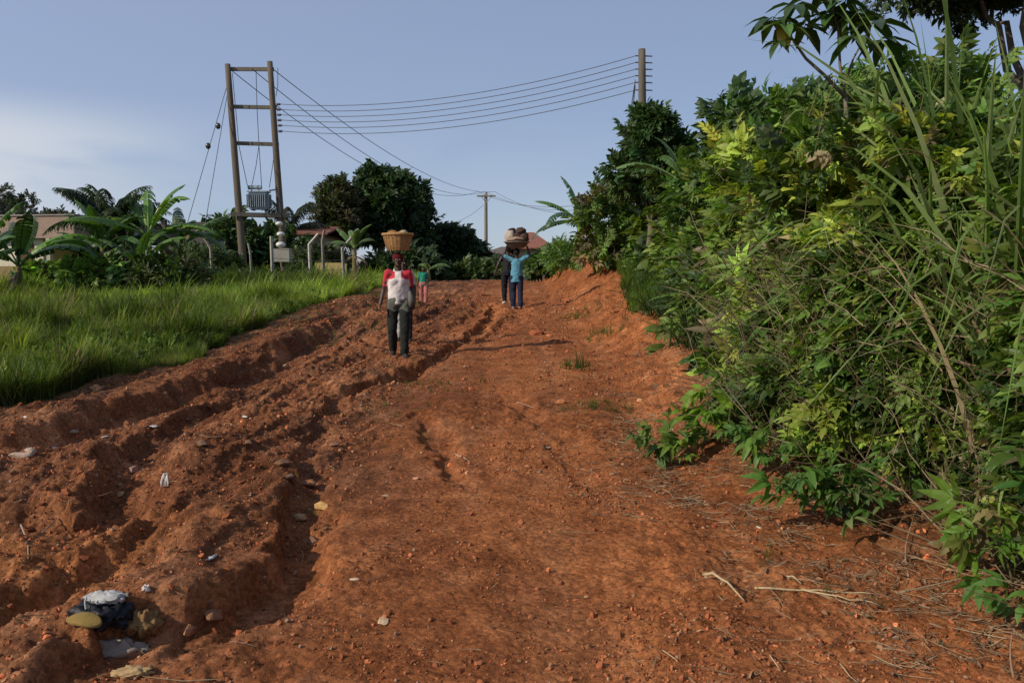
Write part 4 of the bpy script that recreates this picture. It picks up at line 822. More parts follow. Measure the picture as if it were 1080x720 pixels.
# flat-roofed yellow house
def yellow_house():
    Y0 = 31.; p1 = P(47, 300, Y0); zb = .75; ztop_ = P(40, 252, Y0)[2]; zr = P(40, 238, Y0)[2]
    root = empty('yellow_house', (p1[0], Y0, zb), 'yellow rendered house with a deep brown flat roof edge behind the banana leaves', 'house')
    Rt = rz(math.radians(-8)); M = (Rt, np.zeros(3)); h = ztop_-zb; L = 8.0
    yc = (.60, .42, .13); A = Acc()
    A.box((-L, 0, -.3), (-4.3, .2, h), yc, M); A.box((-3.3, 0, -.3), (-1.15, .2, h), (.62, .56, .42), M); A.box((-.35, 0, -.3), (0, .2, h), (.62, .56, .42), M)
    A.box((-4.3, 0, -.3), (-3.3, .2, .8), yc, M); A.box((-4.3, 0, 1.9), (-3.3, .2, h), yc, M); A.box((-1.15, 0, 2.05), (-.35, .2, h), (.62, .56, .42), M)
    A.box((-.2, .2, -.3), (0, 6.5, h), yc, M); A.box((-L, 6.5, -.3), (0, 6.7, h), yc, M); A.box((-L, .2, -.3), (-L+.2, 6.5, h), yc, M); A.build('wall', M_WALL, root)
    window_part(root, M, -4.3, -3.3, .8, 1.9, .1)
    D = Acc(); D.box((-1.15, .08, -.3), (-.35, .14, 2.05), (.12, .07, .04), M); d = D.build('door', M_WOOD, root); K = Acc(); K.blob((-.45, .04, .95), .04, (.5, .45, .3), 8, 6); 
    for v in K.V: v[:] = v@Rt.T
    K.build('handle', M_METAL, d)
    Rf = Acc(); Rf.box((-L-.6, -.25, h+.004), (1.5, 7.4, h+.12), (.20, .15, .12), M); Rf.box((-L-.6, -.30, h+.02), (1.5, -.24, h+zr-ztop_+.35), (.30, .21, .16), M); Rf.box((1.5, -.30, h+.02), (1.56, 7.4, h+zr-ztop_+.35), (.22, .15, .11), M); Rf.box((-L-.7, -.35, h+zr-ztop_+.35), (1.62, 7.5, h+zr-ztop_+.40), (.26, .22, .2), M)
    Rf.build('roof', M_ROOF, root)
    G_ = Acc(); G_.box((.6, -.6, -.3), (.75, -.45, h), (.42, .36, .26), M); G_.build('porch_post', M_WALL, root)
    Lw = Acc(); Lw.box((-.1, -3.2, -.4), (5.0, -3.02, 1.15), (.24, .17, .08), M); o = Lw.build('garden_wall', M_WALL); o.location = root.location; tag(o, 'low ochre garden wall in front of the yellow house', 'wall')
    Lw = Acc(); Lw.box((-1.6, -4.6, -.5), (-.1, -4.42, .75), (.5, .48, .42), M); o = Lw.build('garden_wall', M_WALL); o.location = root.location; tag(o, 'short pale garden wall beside the banana plant', 'wall')
yellow_house()
def block_building():
    Y0 = 34.; b = P(176, 300, Y0); zb = .8; root = empty('unfinished_building', (b[0], Y0, zb), 'unfinished dark block building with open window gap and pillar stubs', 'building')
    X = lambda px: P(px, 300, Y0)[0]-b[0]; Z = lambda py: P(176, py, Y0)[2]-zb; g = (.10, .085, .07); A = Acc()
    A.box((X(172), 0, -.3), (X(218), .22, Z(251)), g); A.box((X(172), .22, -.3), (X(172)+.22, 4, Z(251)), g); A.box((X(218)-.22, .22, -.3), (X(218), 4, Z(251)), g)
    A.box((X(172), 0, Z(251)), (X(176), .22, Z(232)), g); A.box((X(202), 0, Z(251)), (X(218), .22, Z(234)), g)
    A.build('wall', M_CONC, root)
    for (x0, x1, y, c) in ((188, 196, 231, (.34, .26, .17)), (197, 201.5, 239, (.24, .17, .11))):
        B = Acc(); B.box((X(x0), -.04, Z(256)), (X(x1), .2, Z(y)), c); B.build('pillar_stub', M_CONC, root)
block_building()
def pitched_house(name, label, px0, px1, Y0, py_eave, py_ridge, wallc, roofc, depth=6, hip=True, zb=.9, group=None, winds=(), roll=0., over=.5, cat='house'):
    xa, xb = P(px0, 300, Y0)[0], P(px1, 300, Y0)[0]; ze = P(540, py_eave, Y0)[2]; zr = P(540, py_ridge, Y0)[2]
    root = empty(name, ((xa+xb)/2, Y0, zb), label, cat, group, roll); w2 = (xb-xa)/2; h = ze-zb; A = Acc()
    A.box((-w2, 0, -.5), (w2, .2, h), wallc); A.box((-w2, depth-.2, -.5), (w2, depth, h), wallc); A.box((-w2, .2, -.5), (-w2+.2, depth-.2, h), wallc); A.box((w2-.2, .2, -.5), (w2, depth-.2, h), wallc)
    r = h+(zr-ze); o = over
    if not hip:
        A.raw([(-w2, 0, h), (-w2, depth, h), (-w2, depth/2, r-.06), (w2, 0, h), (w2, depth, h), (w2, depth/2, r-.06)], [(0, 1, 2), (3, 5, 4)], wallc)
    A.build('wall', M_WALL, root)
    R = Acc(); k = min(w2+o, depth/2+o)*(.85 if hip else 0)
    Vb = [(-w2-o, -o, h-.05), (w2+o, -o, h-.05), (w2+o, depth+o, h-.05), (-w2-o, depth+o, h-.05), (-w2-o+k, depth/2, r), (w2+o-k, depth/2, r)]
    Vt = [(x, y, z+.09) for x, y, z in Vb]
    R.raw(Vb+Vt, [(6, 7, 11, 10), (7, 8, 11), (8, 9, 10, 11), (9, 6, 10), (1, 0, 4, 5), (2, 1, 5), (3, 2, 5, 4), (0, 3, 4), (0, 1, 7, 6), (1, 2, 8, 7), (2, 3, 9, 8), (3, 0, 6, 9)], roofc)
    R.build('roof', M_ROOF, root)
    for (f0, f1, z0, z1) in winds: window_part(root, (np.eye(3), np.zeros(3)), -w2+2*w2*f0, -w2+2*w2*f1, z0, z1, -.06)
    return root
pitched_house('red_roofed_shed', 'shed with rusty red gable roof glimpsed behind the fence posts', 316, 338, 41, 247, 238, (.45, .34, .24), (.22, .08, .05), 5, False, group=None, winds=((.35, .55, 1.0, 1.8),), cat='shed')
pitched_house('orange_house', 'low orange mud-brick house at the end of the road', 494, 513, 56, 270, 264, (.42, .17, .07), (.17, .14, .12), 6, False, winds=((.25, .5, .9, 1.7),))
pitched_house('red_roofed_house', 'low house with faded roof behind the round dark tree', 455, 492, 64, 252, 243, (.30, .14, .09), (.22, .09, .06), 8, True, winds=((.3, .45, 1., 2.),))
pitched_house('hip_roofed_house', 'pale house with a reddish brown hipped roof behind the carriers', 545, 577, 54, 262, 243, (.42, .32, .24), (.26, .10, .065), 8, True, winds=((.55, .7, 1.5, 2.3), (.8, .92, 1.5, 2.3)))
pitched_house('mud_house', 'dark mud-walled house in the shade beyond the carriers', 515, 548, 62, 268, 260, (.17, .11, .075), (.14, .11, .09), 6, True, winds=((.6, .75, .8, 1.6),))
# ================================================================== POWER LINES
WOODC = (.16, .13, .095)
def taper(A, a, b, r0, r1, col, sides=12, n=9):
    a = np.array(a, float); b = np.array(b, float); t = np.linspace(0, 1, n)[:, None]; A.tube(a+(b-a)*t, np.linspace(r0, r1, n), col, sides)
def insulator(parent, p, h=.28, r=.07, col=(.10, .055, .035), axis=(0, 0, 1), name='insulator'):
    A = Acc(); prof = [(.001, 0), (r*.35, 0), (r*.35, h*.12)]
    for k in range(3): z = h*(.15+.25*k); prof += [(r, z), (r, z+h*.07), (r*.45, z+h*.14)]
    prof += [(r*.3, h), (.001, h)]; A.lathe(prof, col, 10)
    ax = unit(np.array([axis], float)); R = rot(ax)[0]; R = np.stack([R[:, 0], R[:, 2], R[:, 1]], 1)
    A.V[0] = A.V[0]@R.T+np.array(p); return A.build(name, M_CERAM, parent, True)
LPt, LPb = P(240, 68, 34.0), P(257, 285, 33.6); RPt, RPb = P(284.5, 65, 34.0), P(300, 285, 34.4)
def on(t0, b0, py, ref=None):
    f = (py-ref[0])/(ref[1]-ref[0]); return t0+(b0-t0)*f
LW = lambda py: on(LPt, LPb, py, (68, 285)); RW = lambda py: on(RPt, RPb, py, (65, 285))
def hpole():
    base_ = np.array([(LPb[0]+RPb[0])/2, 34., h1((LPb[0]+RPb[0])/2, 34.)]); root = empty('transformer_pole', base_, 'tall two-legged timber pole structure carrying the transformer', 'utility pole'); q = lambda p: np.asarray(p)-base_
    for (t, b_) in ((LPt, LPb), (RPt, RPb)):
        A = Acc(); e = b_+(b_-t)*.12; taper(A, q(e), q(t), .165, .115, (.135, .11, .08)); A.build('pole_leg', M_WOOD, root, True)
    for py, ext, r in ((72, .1, .075), (111.5, .12, .075), (150, .12, .075), (226, .35, .085)):
        a, b_ = LW(py), RW(py); d = unit(b_-a); A = Acc(); up = np.array([0, 0, 1.]); s = np.cross(d, up)
        for off in ((-.17, .17) if py > 200 else (-.16,)):
            A.box((0, off-.05, -r), (np.linalg.norm(b_-a)+2*ext, off+.05, r), (.17, .145, .11), (np.stack([d, s, up], 1), q(a-d*ext)))
        A.build('crossarm', M_WOOD, root)
    for (f, py, dz) in ((.12, 111.5, .08), (.62, 111.5, .08), (.12, 150, -.36), (.62, 150, -.36), (.55, 72, -.36)):
        a, b_ = LW(py), RW(py); p = a+(b_-a)*f+np.array([0, .16, dz]); insulator(root, q(p), .28, .08, (.05, .035, .03))
    # three dropper leads
    A = Acc()
    for pts in (((245, 77), (249, 120), (252, 154), (261, 196)), ((270, 74), (271, 112), (273, 152), (276, 197)), ((293, 72), (293, 90), (291, 102)), ((273, 154), (270, 175), (265, 198)), ((289, 165), (286, 185), (284, 198))):
        c = np.array([q(P(x, y, 33.8)) for x, y in pts]); A.tube(c, .014, (.07, .07, .08), 4, False)
    A.build('dropper_lead', M_METAL, root)
    # low-voltage rack on the right leg
    for k, py in enumerate((109, 114.5, 120, 125.5, 131, 137)):
        p = RW(py)+np.array([.15, -.02, 0]); insulator(root, q(p), .2, .06, (.09, .07, .06), (1, 0, 0))
    A = Acc(); c = [q(P(x, y, 33.7)) for x, y in ((284, 201), (291, 200), (295, 208), (296, 222), (298, 232))]; A.tube(c, .04, (.05, .05, .055), 6); A.build('lead_pipe', M_METAL, root, True)
    for k, (px, py, r) in enumerate(((294.5, 236, .16), (296, 247, .17), (296, 258, .2))):
        A = Acc(); A.blob(q(P(px, py, 33.75)), (r, r, r*.62), (.62, .60, .56), 14, 9); A.build('ceramic_cutout', M_CERAM, root, True)
    A = Acc(); A.box((0, 0, 0), (.75, .5, .55), (.30, .28, .23), (np.eye(3), q(P(286, 276, 33.6)))); A.build('cable_box', M_CONC, root)
    # transformer
    t = P(273.5, 222, 34.); tr = empty('transformer', t, 'grey oil-cooled transformer standing on the pole platform', 'transformer'); A = Acc(); gr = (.26, .31, .34)
    A.box((-.36, -.22, .04), (.36, .22, .74), gr); A.build('tank', M_METAL, tr)
    A = Acc()
    for i in range(9):
        x = -.34+i*.085
        A.box((x-.012, -.36, .12), (x+.012, -.22, .66), gr); A.box((x-.012, .22, .12), (x+.012, .36, .66), gr)
    for i in range(4):
        y = -.15+i*.1
        A.box((-.47, y-.012, .12), (-.36, y+.012, .66), gr); A.box((.36, y-.012, .12), (.47, y+.012, .66), gr)
    A.build('cooling_fins', M_METAL, tr); A = Acc(); A.box((-.42, -.28, .74), (.42, .28, .79), gr); A.build('lid', M_METAL, tr)
    A = Acc(); A.tube([(-.44, 0, .95), (.12, 0, .95)], .09, gr, 10); A.tube([(-.3, 0, .79), (-.3, 0, .9)], .03, gr, 6); A.tube([(0, 0, .79), (0, 0, .9)], .03, gr, 6); A.build('oil_conservator', M_METAL, tr)
    for x in (-.22, .0, .22): insulator(tr, (x, -.15, .79), .26, .05, (.12, .06, .04), name='bushing')
    A = Acc(); A.box((-.3, -.2, 0), (-.22, .2, .04), (.1, .1, .1)); A.box((.22, -.2, 0), (.3, .2, .04), (.1, .1, .1)); A.build('skid', M_METAL, tr)
hpole()
def cable(label, a, b, sag, r=.012, group='power line wires', n=26, col=(.10, .10, .11), name='power_cable'):
    a = np.array(a); b = np.array(b); t = np.linspace(0, 1, n)[:, None]; q = a+(b-a)*t; q[:, 2] -= sag*4*(t*(1-t))[:, 0]; c = (a+b)/2
    A = Acc(); A.tube(q, r, col, 5); o = A.build(name, M_METAL, origin=c); tag(o, label, 'wire', group)
SP_t, SP_b = P(677, 52, 28.), P(678, 300, 28.)
def pole2():
    b_ = np.array([SP_b[0], 28., h1(SP_b[0], 28.)]); q = lambda p: np.asarray(p)-b_; root = empty('utility_pole', b_, 'dark electricity pole with a stack of side insulators above the thicket', 'utility pole')
    A = Acc(); taper(A, (0, 0, -.4), q(SP_t), .17, .12, (.12, .10, .08)); A.build('pole', M_WOOD, root, True)
    ends = []
    for py in (59, 66, 73, 80, 87, 95):
        A = Acc(); A.tube([q(P(670, py, 28.)), q(P(688, py+.5, 28.))], .022, (.12, .12, .13), 6); A.build('bracket', M_METAL, root)
        insulator(root, q(P(671, py+2, 28.)), .13, .06, (.12, .09, .07)); insulator(root, q(P(686, py+2, 28.)), .13, .06, (.12, .09, .07)); ends.append(P(671, py, 28.))
    return ends
ends = pole2()
nm = ('uppermost', 'second', 'third', 'fourth', 'fifth', 'lowest')
for k, (py, e) in enumerate(zip((109, 114.5, 120, 125.5, 131, 137), ends)):
    cable('%s of the six wires between transformer pole and dark pole' % nm[k], RW(py)+np.array([.36, -.02, 0]), e, .58, .013, 'low voltage wires', 30)
FPt, FPb = P(512.5, 203, 92.), P(512.5, 300, 92.)
def pole3():
    b_ = np.array([FPb[0], 92., h1(FPb[0], 92.)]); q = lambda p: np.asarray(p)-b_; root = empty('utility_pole', b_, 'distant single pole with one straight crossarm at the road end', 'utility pole')
    A = Acc(); taper(A, (0, 0, -.4), q(FPt), .24, .17, (.22, .19, .15)); A.build('pole', M_WOOD, root, True); A = Acc()
    A.box((-1.05, -.3, -.09), (1.05, -.16, .09), (.2, .17, .13), (np.eye(3), q(P(513, 207, 92.)))); A.build('crossarm', M_WOOD, root); out = []
    for x in (-.95, -.05, .95): p = P(513, 207, 92.)+np.array([x, -.23, .09]); insulator(root, q(p), .4, .12, (.16, .10, .07)); out.append(p+np.array([0, 0, .4]))
    A = Acc(); A.tube([q(P(513, 214, 92.))+(-.0, -.2, 0), q(P(513, 207, 92.))+(-.6, -.2, 0)], .04, (.2, .2, .2), 5); A.tube([q(P(513, 214, 92.))+(.0, -.2, 0), q(P(513, 207, 92.))+(.6, -.2, 0)], .04, (.2, .2, .2), 5); A.build('brace', M_METAL, root)
    return out
fo = pole3()
for k, (f, e, s) in enumerate(zip((0.02, .55, 1.04), fo, (2.2, 2.0, 1.5))):
    cable('%s high wire running from the transformer pole to the distant pole' % ('leftmost', 'middle', 'rightmost')[k], LW(72)+(RW(72)-LW(72))*f, e, s, .018, 'high voltage wires', 40)
for k, (e, x) in enumerate(zip(fo, (-1, 0, 1))):
    cable('%s faint wire leaving the distant pole towards the thicket' % ('upper', 'middle', 'lower')[k], e, P(640+x*4, 213+k*6, 60.), .9, .02, 'faint wires past the distant pole', 24)
cable('faint wire dropping from the distant pole towards the dark trees', P(510, 216, 92.), P(452, 236, 80.), .8, .018, None)
for k, (pt, g) in enumerate((((239, 92), (190, 262)), ((240, 98), (212, 262)))):
    a = P(*pt, 34.); e = P(*g, 31.5-k); cable(('outer', 'inner')[k]+' stay wire slanting from the left leg to the grass', a, e, .0, .014, 'stay wires', 6, name='stay_wire')
for k, (x, y, Y) in enumerate(((230, 133, 33.3), (219.5, 154, 32.8))):
    A = Acc(); A.blob((0, 0, 0), (.11, .09, .13), (.05, .04, .04), 10, 7); o = A.build('stay_insulator', M_CERAM, smooth=True, origin=None); o.location = tuple(P(x, y, Y)); tag(o, ('upper', 'lower')[k]+' dark knob threaded on the stay wires', 'insulator')
for k, (x1, y1) in enumerate(((651, 165), (657, 150), (664, 135))):
    cable(('leftmost', 'middle', 'shortest')[k]+' service wire sagging from the dark pole into the leaves', P(670, 84+3*k, 28.), P(x1-3, y1+35, 29.+k), .25, .012, 'service wires', 14)
# ================================================================== FENCE
CP = (.34, .32, .27)
def fpost(label, px, pt, pb, Y, bend=0, col=CP, r=.06):
    b_ = P(px, pb, Y); b_[2] = min(b_[2], h1(b_[0], Y)); t = P(px-2, pt, Y); A = Acc(); pts = [(0, 0, -.3), tuple((t-b_)*.6), tuple(t-b_)]
    if bend: pts.append(tuple(t-b_+np.array([bend*.3, 0, .38])))
    A.tube(pts, [r*1.1, r, r*.9]+([r*.8] if bend else []), col, 4); o = A.build('fence_post', M_CONC); o.location = tuple(b_); tag(o, label, 'fence post', 'concrete fence posts'); return b_, t
fpost('straight slim concrete fence post nearest the transformer pole', 288, 249, 296, 27.5)
fpost('pale concrete fence post with a bent top arm by the gate', 328, 258, 292, 28.5, 1.1, (.42, .40, .33))
fpost('darker concrete fence post standing between two bent ones', 342, 254, 295, 29., .25, (.2, .18, .15))
fpost('bent-topped concrete fence post beside the pale banana plant', 363, 262, 296, 28.5, 1.1, (.3, .29, .25))
fpost('short leaning post in the seeding grass', 266, 268, 292, 28., -.2, (.28, .26, .2), .045)
fpost('broken slanting post end left of the first pole leg', 224, 262, 280, 28.5, -.7, (.3, .26, .2), .05)
for k, py in enumerate((259, 269, 279)): cable(('top', 'middle', 'bottom')[k]+' strand of the wire fence by the gate', P(288, py+3, 27.6), P(363, py+5, 28.5), .06, .008, 'fence wires', 8, name='fence_wire')
A = Acc(); A.box((-.6, 0, -.1), (.6, .06, .95), (.42, .32, .14)); o = A.build('wooden_gate_board', M_WALL); b_ = P(349, 290, 31.); o.location = (b_[0], 31., h1(b_[0], 31.)); tag(o, 'yellowish board panel in the gap behind the fence', 'board')
# ================================================================== PEOPLE
def remesh_obj(A, name, mat, parent, voxel, smooth_it=4, colfn=None, crease=0., cs=9., seed=0):
    o = A.build('tmp', mat); me0 = o.data
    m = o.modifiers.new('r', 'REMESH'); m.mode = 'VOXEL'; m.voxel_size = voxel; m.use_smooth_shade = True
    s = o.modifiers.new('s', 'SMOOTH'); s.factor = .5; s.iterations = smooth_it
    dg = bpy.context.evaluated_depsgraph_get(); me = bpy.data.meshes.new_from_object(o.evaluated_get(dg)); bpy.data.objects.remove(o)
    me.name = name; n = len(me.vertices); V = np.empty(n*3, np.float32); me.vertices.foreach_get('co', V); V = V.reshape(-1, 3).astype(float)
    if crease:
        Nn = np.empty(n*3, np.float32); me.vertices.foreach_get('normal', Nn); Nn = Nn.reshape(-1, 3)
        f = vn3(V*np.array([cs, cs, cs*.45])+seed*3.3, seed)+.5*vn3(V*cs*2.1+seed, seed+1); V = V+Nn*(f*crease)[:, None]; me.vertices.foreach_set('co', V.astype(np.float32).ravel())
    C = colfn(V) if colfn else np.repeat([[.5, .5, .5]], n, 0)
    for at in list(me.color_attributes): me.color_attributes.remove(at)
    ca = me.color_attributes.new('Col', 'FLOAT_COLOR', 'POINT'); ca.data.foreach_set('color', np.hstack([C, np.ones((n, 1))]).astype(np.float32).ravel())
    me.materials.clear(); me.materials.append(mat); me.polygons.foreach_set('use_smooth', np.ones(len(me.polygons), bool)); me.update()
    ob = bpy.data.objects.new(name, me); return link(ob, parent)
def limb(A, pts, rad, n=6, sides=12, flat=1.):
    pts = np.array(pts, float); rad = np.array(rad, float); P_, R_ = [], []
    for i in range(len(pts)-1):
        for t in np.linspace(0, 1, n, endpoint=False): P_.append(pts[i]+(pts[i+1]-pts[i])*t); R_.append(rad[i]+(rad[i+1]-rad[i])*t)
    P_.append(pts[-1]); R_.append(rad[-1]); A.tube(np.array(P_), np.array(R_), (.5,)*3, sides)
    for p, r in zip(pts, rad): A.blob(p, r*.985, (.5,)*3, 12, 8)
def hand(A, w, d, side, k, curl=.5, palmn=(0, -1, 0)):
    "palm and five separate bent fingers; d = direction of the fingers, side = towards the thumb"
    w = np.array(w, float); d = unit(np.array(d, float)); sd = np.array(side, float); sd = unit(sd-d*(sd@d)); pn = np.cross(d, sd); pn = pn*(1 if pn@np.array(palmn) > 0 else -1)
    R = np.stack([sd, d, pn], 1); A.blob(w+d*.045*k, np.array([.040, .052, .017])*k, (.5,)*3, 12, 8, R=R); limb(A, [w-d*.03*k, w+d*.02*k], [.026*k, .025*k], 3)
    for j, (o, L) in enumerate(((.030, .068), (.010, .078), (-.011, .072), (-.030, .056))):
        p = w+d*.082*k+sd*o*k; dd = d.copy(); pts = [w+d*.05*k+sd*o*.8*k, p]
        for s in (.42, .32, .26): dd = unit(dd+pn*curl*.8); p = p+dd*L*s*k; pts.append(p)
        A.tube(np.array(pts), np.array([.0095, .0095, .009, .008, .007])*k, (.5,)*3, 8)
    p = w+d*.02*k+sd*.03*k; pts = [w+d*.01*k+sd*.01*k, p, p+unit(sd*.9+d*.8)*.034*k, p+unit(sd*.9+d*.8)*.034*k+unit(sd*.3+d+pn*curl)*.03*k]; A.tube(np.array(pts), np.array([.014, .012, .010, .008])*k, (.5,)*3, 8)
def person(label, loc, heading, Ht, J, skin, shirt, trousers, hair=(.012, .010, .009), shoes=(.05, .04, .035), bare_foot=False, sleeve=.5, collar=None, group=None, female=False, short_leg=False, extras=None, seed=0, hands=True, vox=1., skirt=None, belly=0):
    "J: joints in metres for a height of 1.7, x to the person's left, -y forward"
    k = Ht/1.7; root = empty('person', loc, label, 'person', group, heading); g = {a: np.array(v, float)*k for a, v in J.items()}
    A = Acc(); hip = g['hip']; ch = g['chest']; nk = g['neck']; hd = g['head']
    # body
    def ell(c, rx, ry, rz_): A.blob(c, np.array([rx, ry, rz_])*k, (.5,)*3, 18, 12)
    ell(hip, .155, .105, .12); ell((hip+ch)/2, .125, .092, .16); ell(ch, .155, .105, .17)
    if female: ell(ch+np.array([.065, -.075, -.0])*k, .055, .04, .055); ell(ch+np.array([-.065, -.075, -.0])*k, .055, .04, .055)
    limb(A, [ch+np.array([0, .01, .08])*k, nk, hd+np.array([0, .015, -.05])*k], np.array([.075, .054, .052])*k, 4)
    ell(hd+np.array([0, .008, .02])*k, .074, .094, .098); ell(hd+np.array([0, -.035, -.045])*k, .052, .05, .062); ell(hd+np.array([0, -.083, -.075])*k, .028, .022, .018)
    A.tube([hd+np.array([0, -.083, .02])*k, hd+np.array([0, -.098, -.005])*k, hd+np.array([0, -.112, -.026])*k], np.array([.011, .014, .018])*k, (.5,)*3, 8); A.blob(hd+np.array([0, -.1, -.03])*k, np.array([.024, .014, .011])*k, (.5,)*3, 10, 7)
    A.blob(hd+np.array([0, -.088, -.056])*k, np.array([.028, .012, .013])*k, (.5,)*3, 10, 7)
    for s in (-1, 1): A.blob(hd+np.array([s*.076, .005, -.005])*k, np.array([.012, .022, .032])*k, (.5,)*3, 10, 7)
    for s, S_ in ((1, 'L'), (-1, 'R')):
        sh, el, wr = g['sh'+S_], g['el'+S_], g['wr'+S_]
        limb(A, [ch+np.array([s*.08, 0, .09])*k, sh, el, wr], np.array([.065, .056, .041, .027])*k, 5)
        if hands: hand(A, wr, g['hd'+S_]-wr, g.get('th'+S_, np.array([0, -1, 0])), k, J.get('curl', [.5])[0], g.get('pn'+S_, np.array([-s, 0, 0.])))
        h2, kn, an, to = g['hip'+S_], g['kn'+S_], g['an'+S_], g['to'+S_]
        limb(A, [h2, kn, an], np.array([.086, .058, .038])*k, 6); limb(A, [kn+(an-kn)*.18+np.array([0, .015, 0])*k, kn+(an-kn)*.5], np.array([.056, .048])*k, 4)
        f = to-an; A.blob(an+np.array([0, 0, -.035])*k-f*.12, np.array([.036, .045, .035])*k, (.5,)*3, 12, 8); limb(A, [an+np.array([0, 0, -.045])*k, to], np.array([.036, .028])*k, 5)
        for t in range(5):
            o = (t-2)*.014*k; ff = unit(f); sdv = np.array([-ff[1], ff[0], 0]); A.blob(to+sdv*o+ff*(.022-.004*abs(t-1))*k, np.array([.010, .014, .009])*k, (.5,)*3, 8, 6)
    remesh_obj(A, 'body', M_SKIN, root, .0085*k*vox, 3, lambda V: np.repeat([skin], len(V), 0))
    for s in (-1, 1):
        E = Acc(); e = hd+np.array([s*.031, -.077, .012])*k; E.blob(e, .0115*k, (.38, .34, .3), 12, 8); ob = E.build('eye', M_CERAM, root, True); I = Acc(); I.blob(e+np.array([0, -.009, 0])*k, .0055*k, (.01, .008, .006), 8, 6); I.build('iris', M_CERAM, ob, True)
    if hair is not None:
        A = Acc(); A.blob(hd+np.array([0, .02, .038])*k, np.array([.083, .095, .090])*k, (.5,)*3, 20, 12); A.blob(hd+np.array([0, .05, 0])*k, np.array([.074, .062, .08])*k, (.5,)*3, 16, 10)
        remesh_obj(A, 'hair', M_HAIR, root, .009*k, 2, lambda V: np.repeat([hair], len(V), 0), .004, 40, seed)
    # shirt
    A = Acc(); e = lambda c, rx, ry, rz_: A.blob(c, np.array([rx, ry, rz_])*k, (.5,)*3, 20, 12)
    hem = g.get('hem', hip+np.array([0, 0, -.02])); limb_ = [hem, (hem+ch)/2, ch]
    for t in np.linspace(0, 1, 7): c = hem+(ch-hem)*t; A.lathe([(.001, -.035*k), (.150*k+.008*k*t+belly*k*(1-t), -.035*k), (.150*k+.010*k*t+belly*k*(1-t), .035*k), (.001, .035*k)], (.5,)*3, 22, tuple(c), 1., .74)
    e(ch+np.array([0, 0, .02])*k, .16, .115, .165)
    if female: e(ch+np.array([.06, -.07, 0])*k, .08, .055, .08); e(ch+np.array([-.06, -.07, 0])*k, .08, .055, .08)
    for s, S_ in ((1, 'L'), (-1, 'R')):
        sh, el = g['sh'+S_], g['el'+S_]; m_ = sh+(el-sh)*sleeve*1.35; limb(A, [ch+np.array([s*.07, 0, .10])*k, sh, sh+(el-sh)*.5*sleeve*1.35, m_], np.array([.070, .066, .060, .056])*k, 5)
    A.blob(nk+np.array([0, .005, -.045])*k, np.array([.085, .078, .035])*k, (.5,)*3, 16, 8)
    remesh_obj(A, 'shirt', M_CLOTH, root, .012*k*vox, 3, lambda V: shirt(V/k) if callable(shirt) else np.repeat([shirt], len(V), 0), .014*k, 11/k, seed)
    if collar is not None:
        A = Acc(); th = np.linspace(.35, 2*PI-.35, 22); c = nk+np.array([0, .004, -.015])*k; A.tube(np.stack([c[0]+np.sin(th)*.068*k, c[1]-np.cos(th)*.064*k, c[2]-.03*k*np.cos(th)], 1), .014*k, collar, 6)
        for s in (-1, 1): A.tube([c+np.array([s*.024, -.06, -.028])*k, c+np.array([s*.012, -.085, -.075])*k, c+np.array([0, -.10, -.125])*k], np.array([.014, .011, .006])*k, collar, 6)
        A.build('collar', M_CLOTH, root, True)
    # trousers
    A = Acc(); A.blob(hip+np.array([0, 0, -.01])*k, np.array([.172, .122, .135])*k, (.5,)*3, 20, 12)
    for s, S_ in ((1, 'L'), (-1, 'R')):
        h2, kn, an = g['hip'+S_], g['kn'+S_], g['an'+S_]
        if skirt: continue
        if short_leg: limb(A, [h2, kn+(h2-kn)*.15], np.array([.106, .09])*k, 6)
        else: limb(A, [h2, kn, an+np.array([0, 0, .02])*k], np.array([.102, .080, .070])*k, 7)
    remesh_obj(A, 'shorts' if short_leg else 'trousers', M_CLOTH, root, .012*k*vox, 3, lambda V: trousers(V/k) if callable(trousers) else np.repeat([trousers], len(V), 0), .018*k, 9/k, seed+4)
    if not bare_foot:
        for s, S_ in ((1, 'L'), (-1, 'R')):
            an, to = g['an'+S_], g['to'+S_]; A = Acc(); f = to-an; A.blob(an+np.array([0, 0, -.04])*k-f*.15, np.array([.047, .052, .045])*k, (.5,)*3, 14, 9); limb(A, [an+np.array([0, 0, -.042])*k, to+unit(f)*.02*k], np.array([.048, .042])*k, 5)
            remesh_obj(A, 'shoe', M_CLOTH, root, .010*k, 3, lambda V: np.repeat([shoes], len(V), 0))
    return root, g, k
def walkpose(stride=.18, raiseL=False, raiseR=False, headtop=1.70, **kw):
    J = dict(hip=(0, 0, .93), chest=(0, 0, 1.24), neck=(0, 0, 1.43), head=(0, -.01, 1.575),
      shL=(.160, 0, 1.375), shR=(-.160, 0, 1.375), elL=(.215, .05, 1.10), elR=(-.22, .03, 1.10), wrL=(.22, -.06, .86), wrR=(-.285, -.04, .86), hdL=(.21, -.09, .78), hdR=(-.29, -.07, .78),
      hipL=(.092, 0, .89), hipR=(-.092, 0, .89), knL=(.105, -.07-stride*.45, .49), knR=(-.10, .02, .48), anL=(.10, -stride, .085), anR=(-.10, stride, .10), toL=(.12, -stride-.15, .03), toR=(-.115, stride-.14, .03), hem=(0, 0, .86))
    J.update(kw); return J
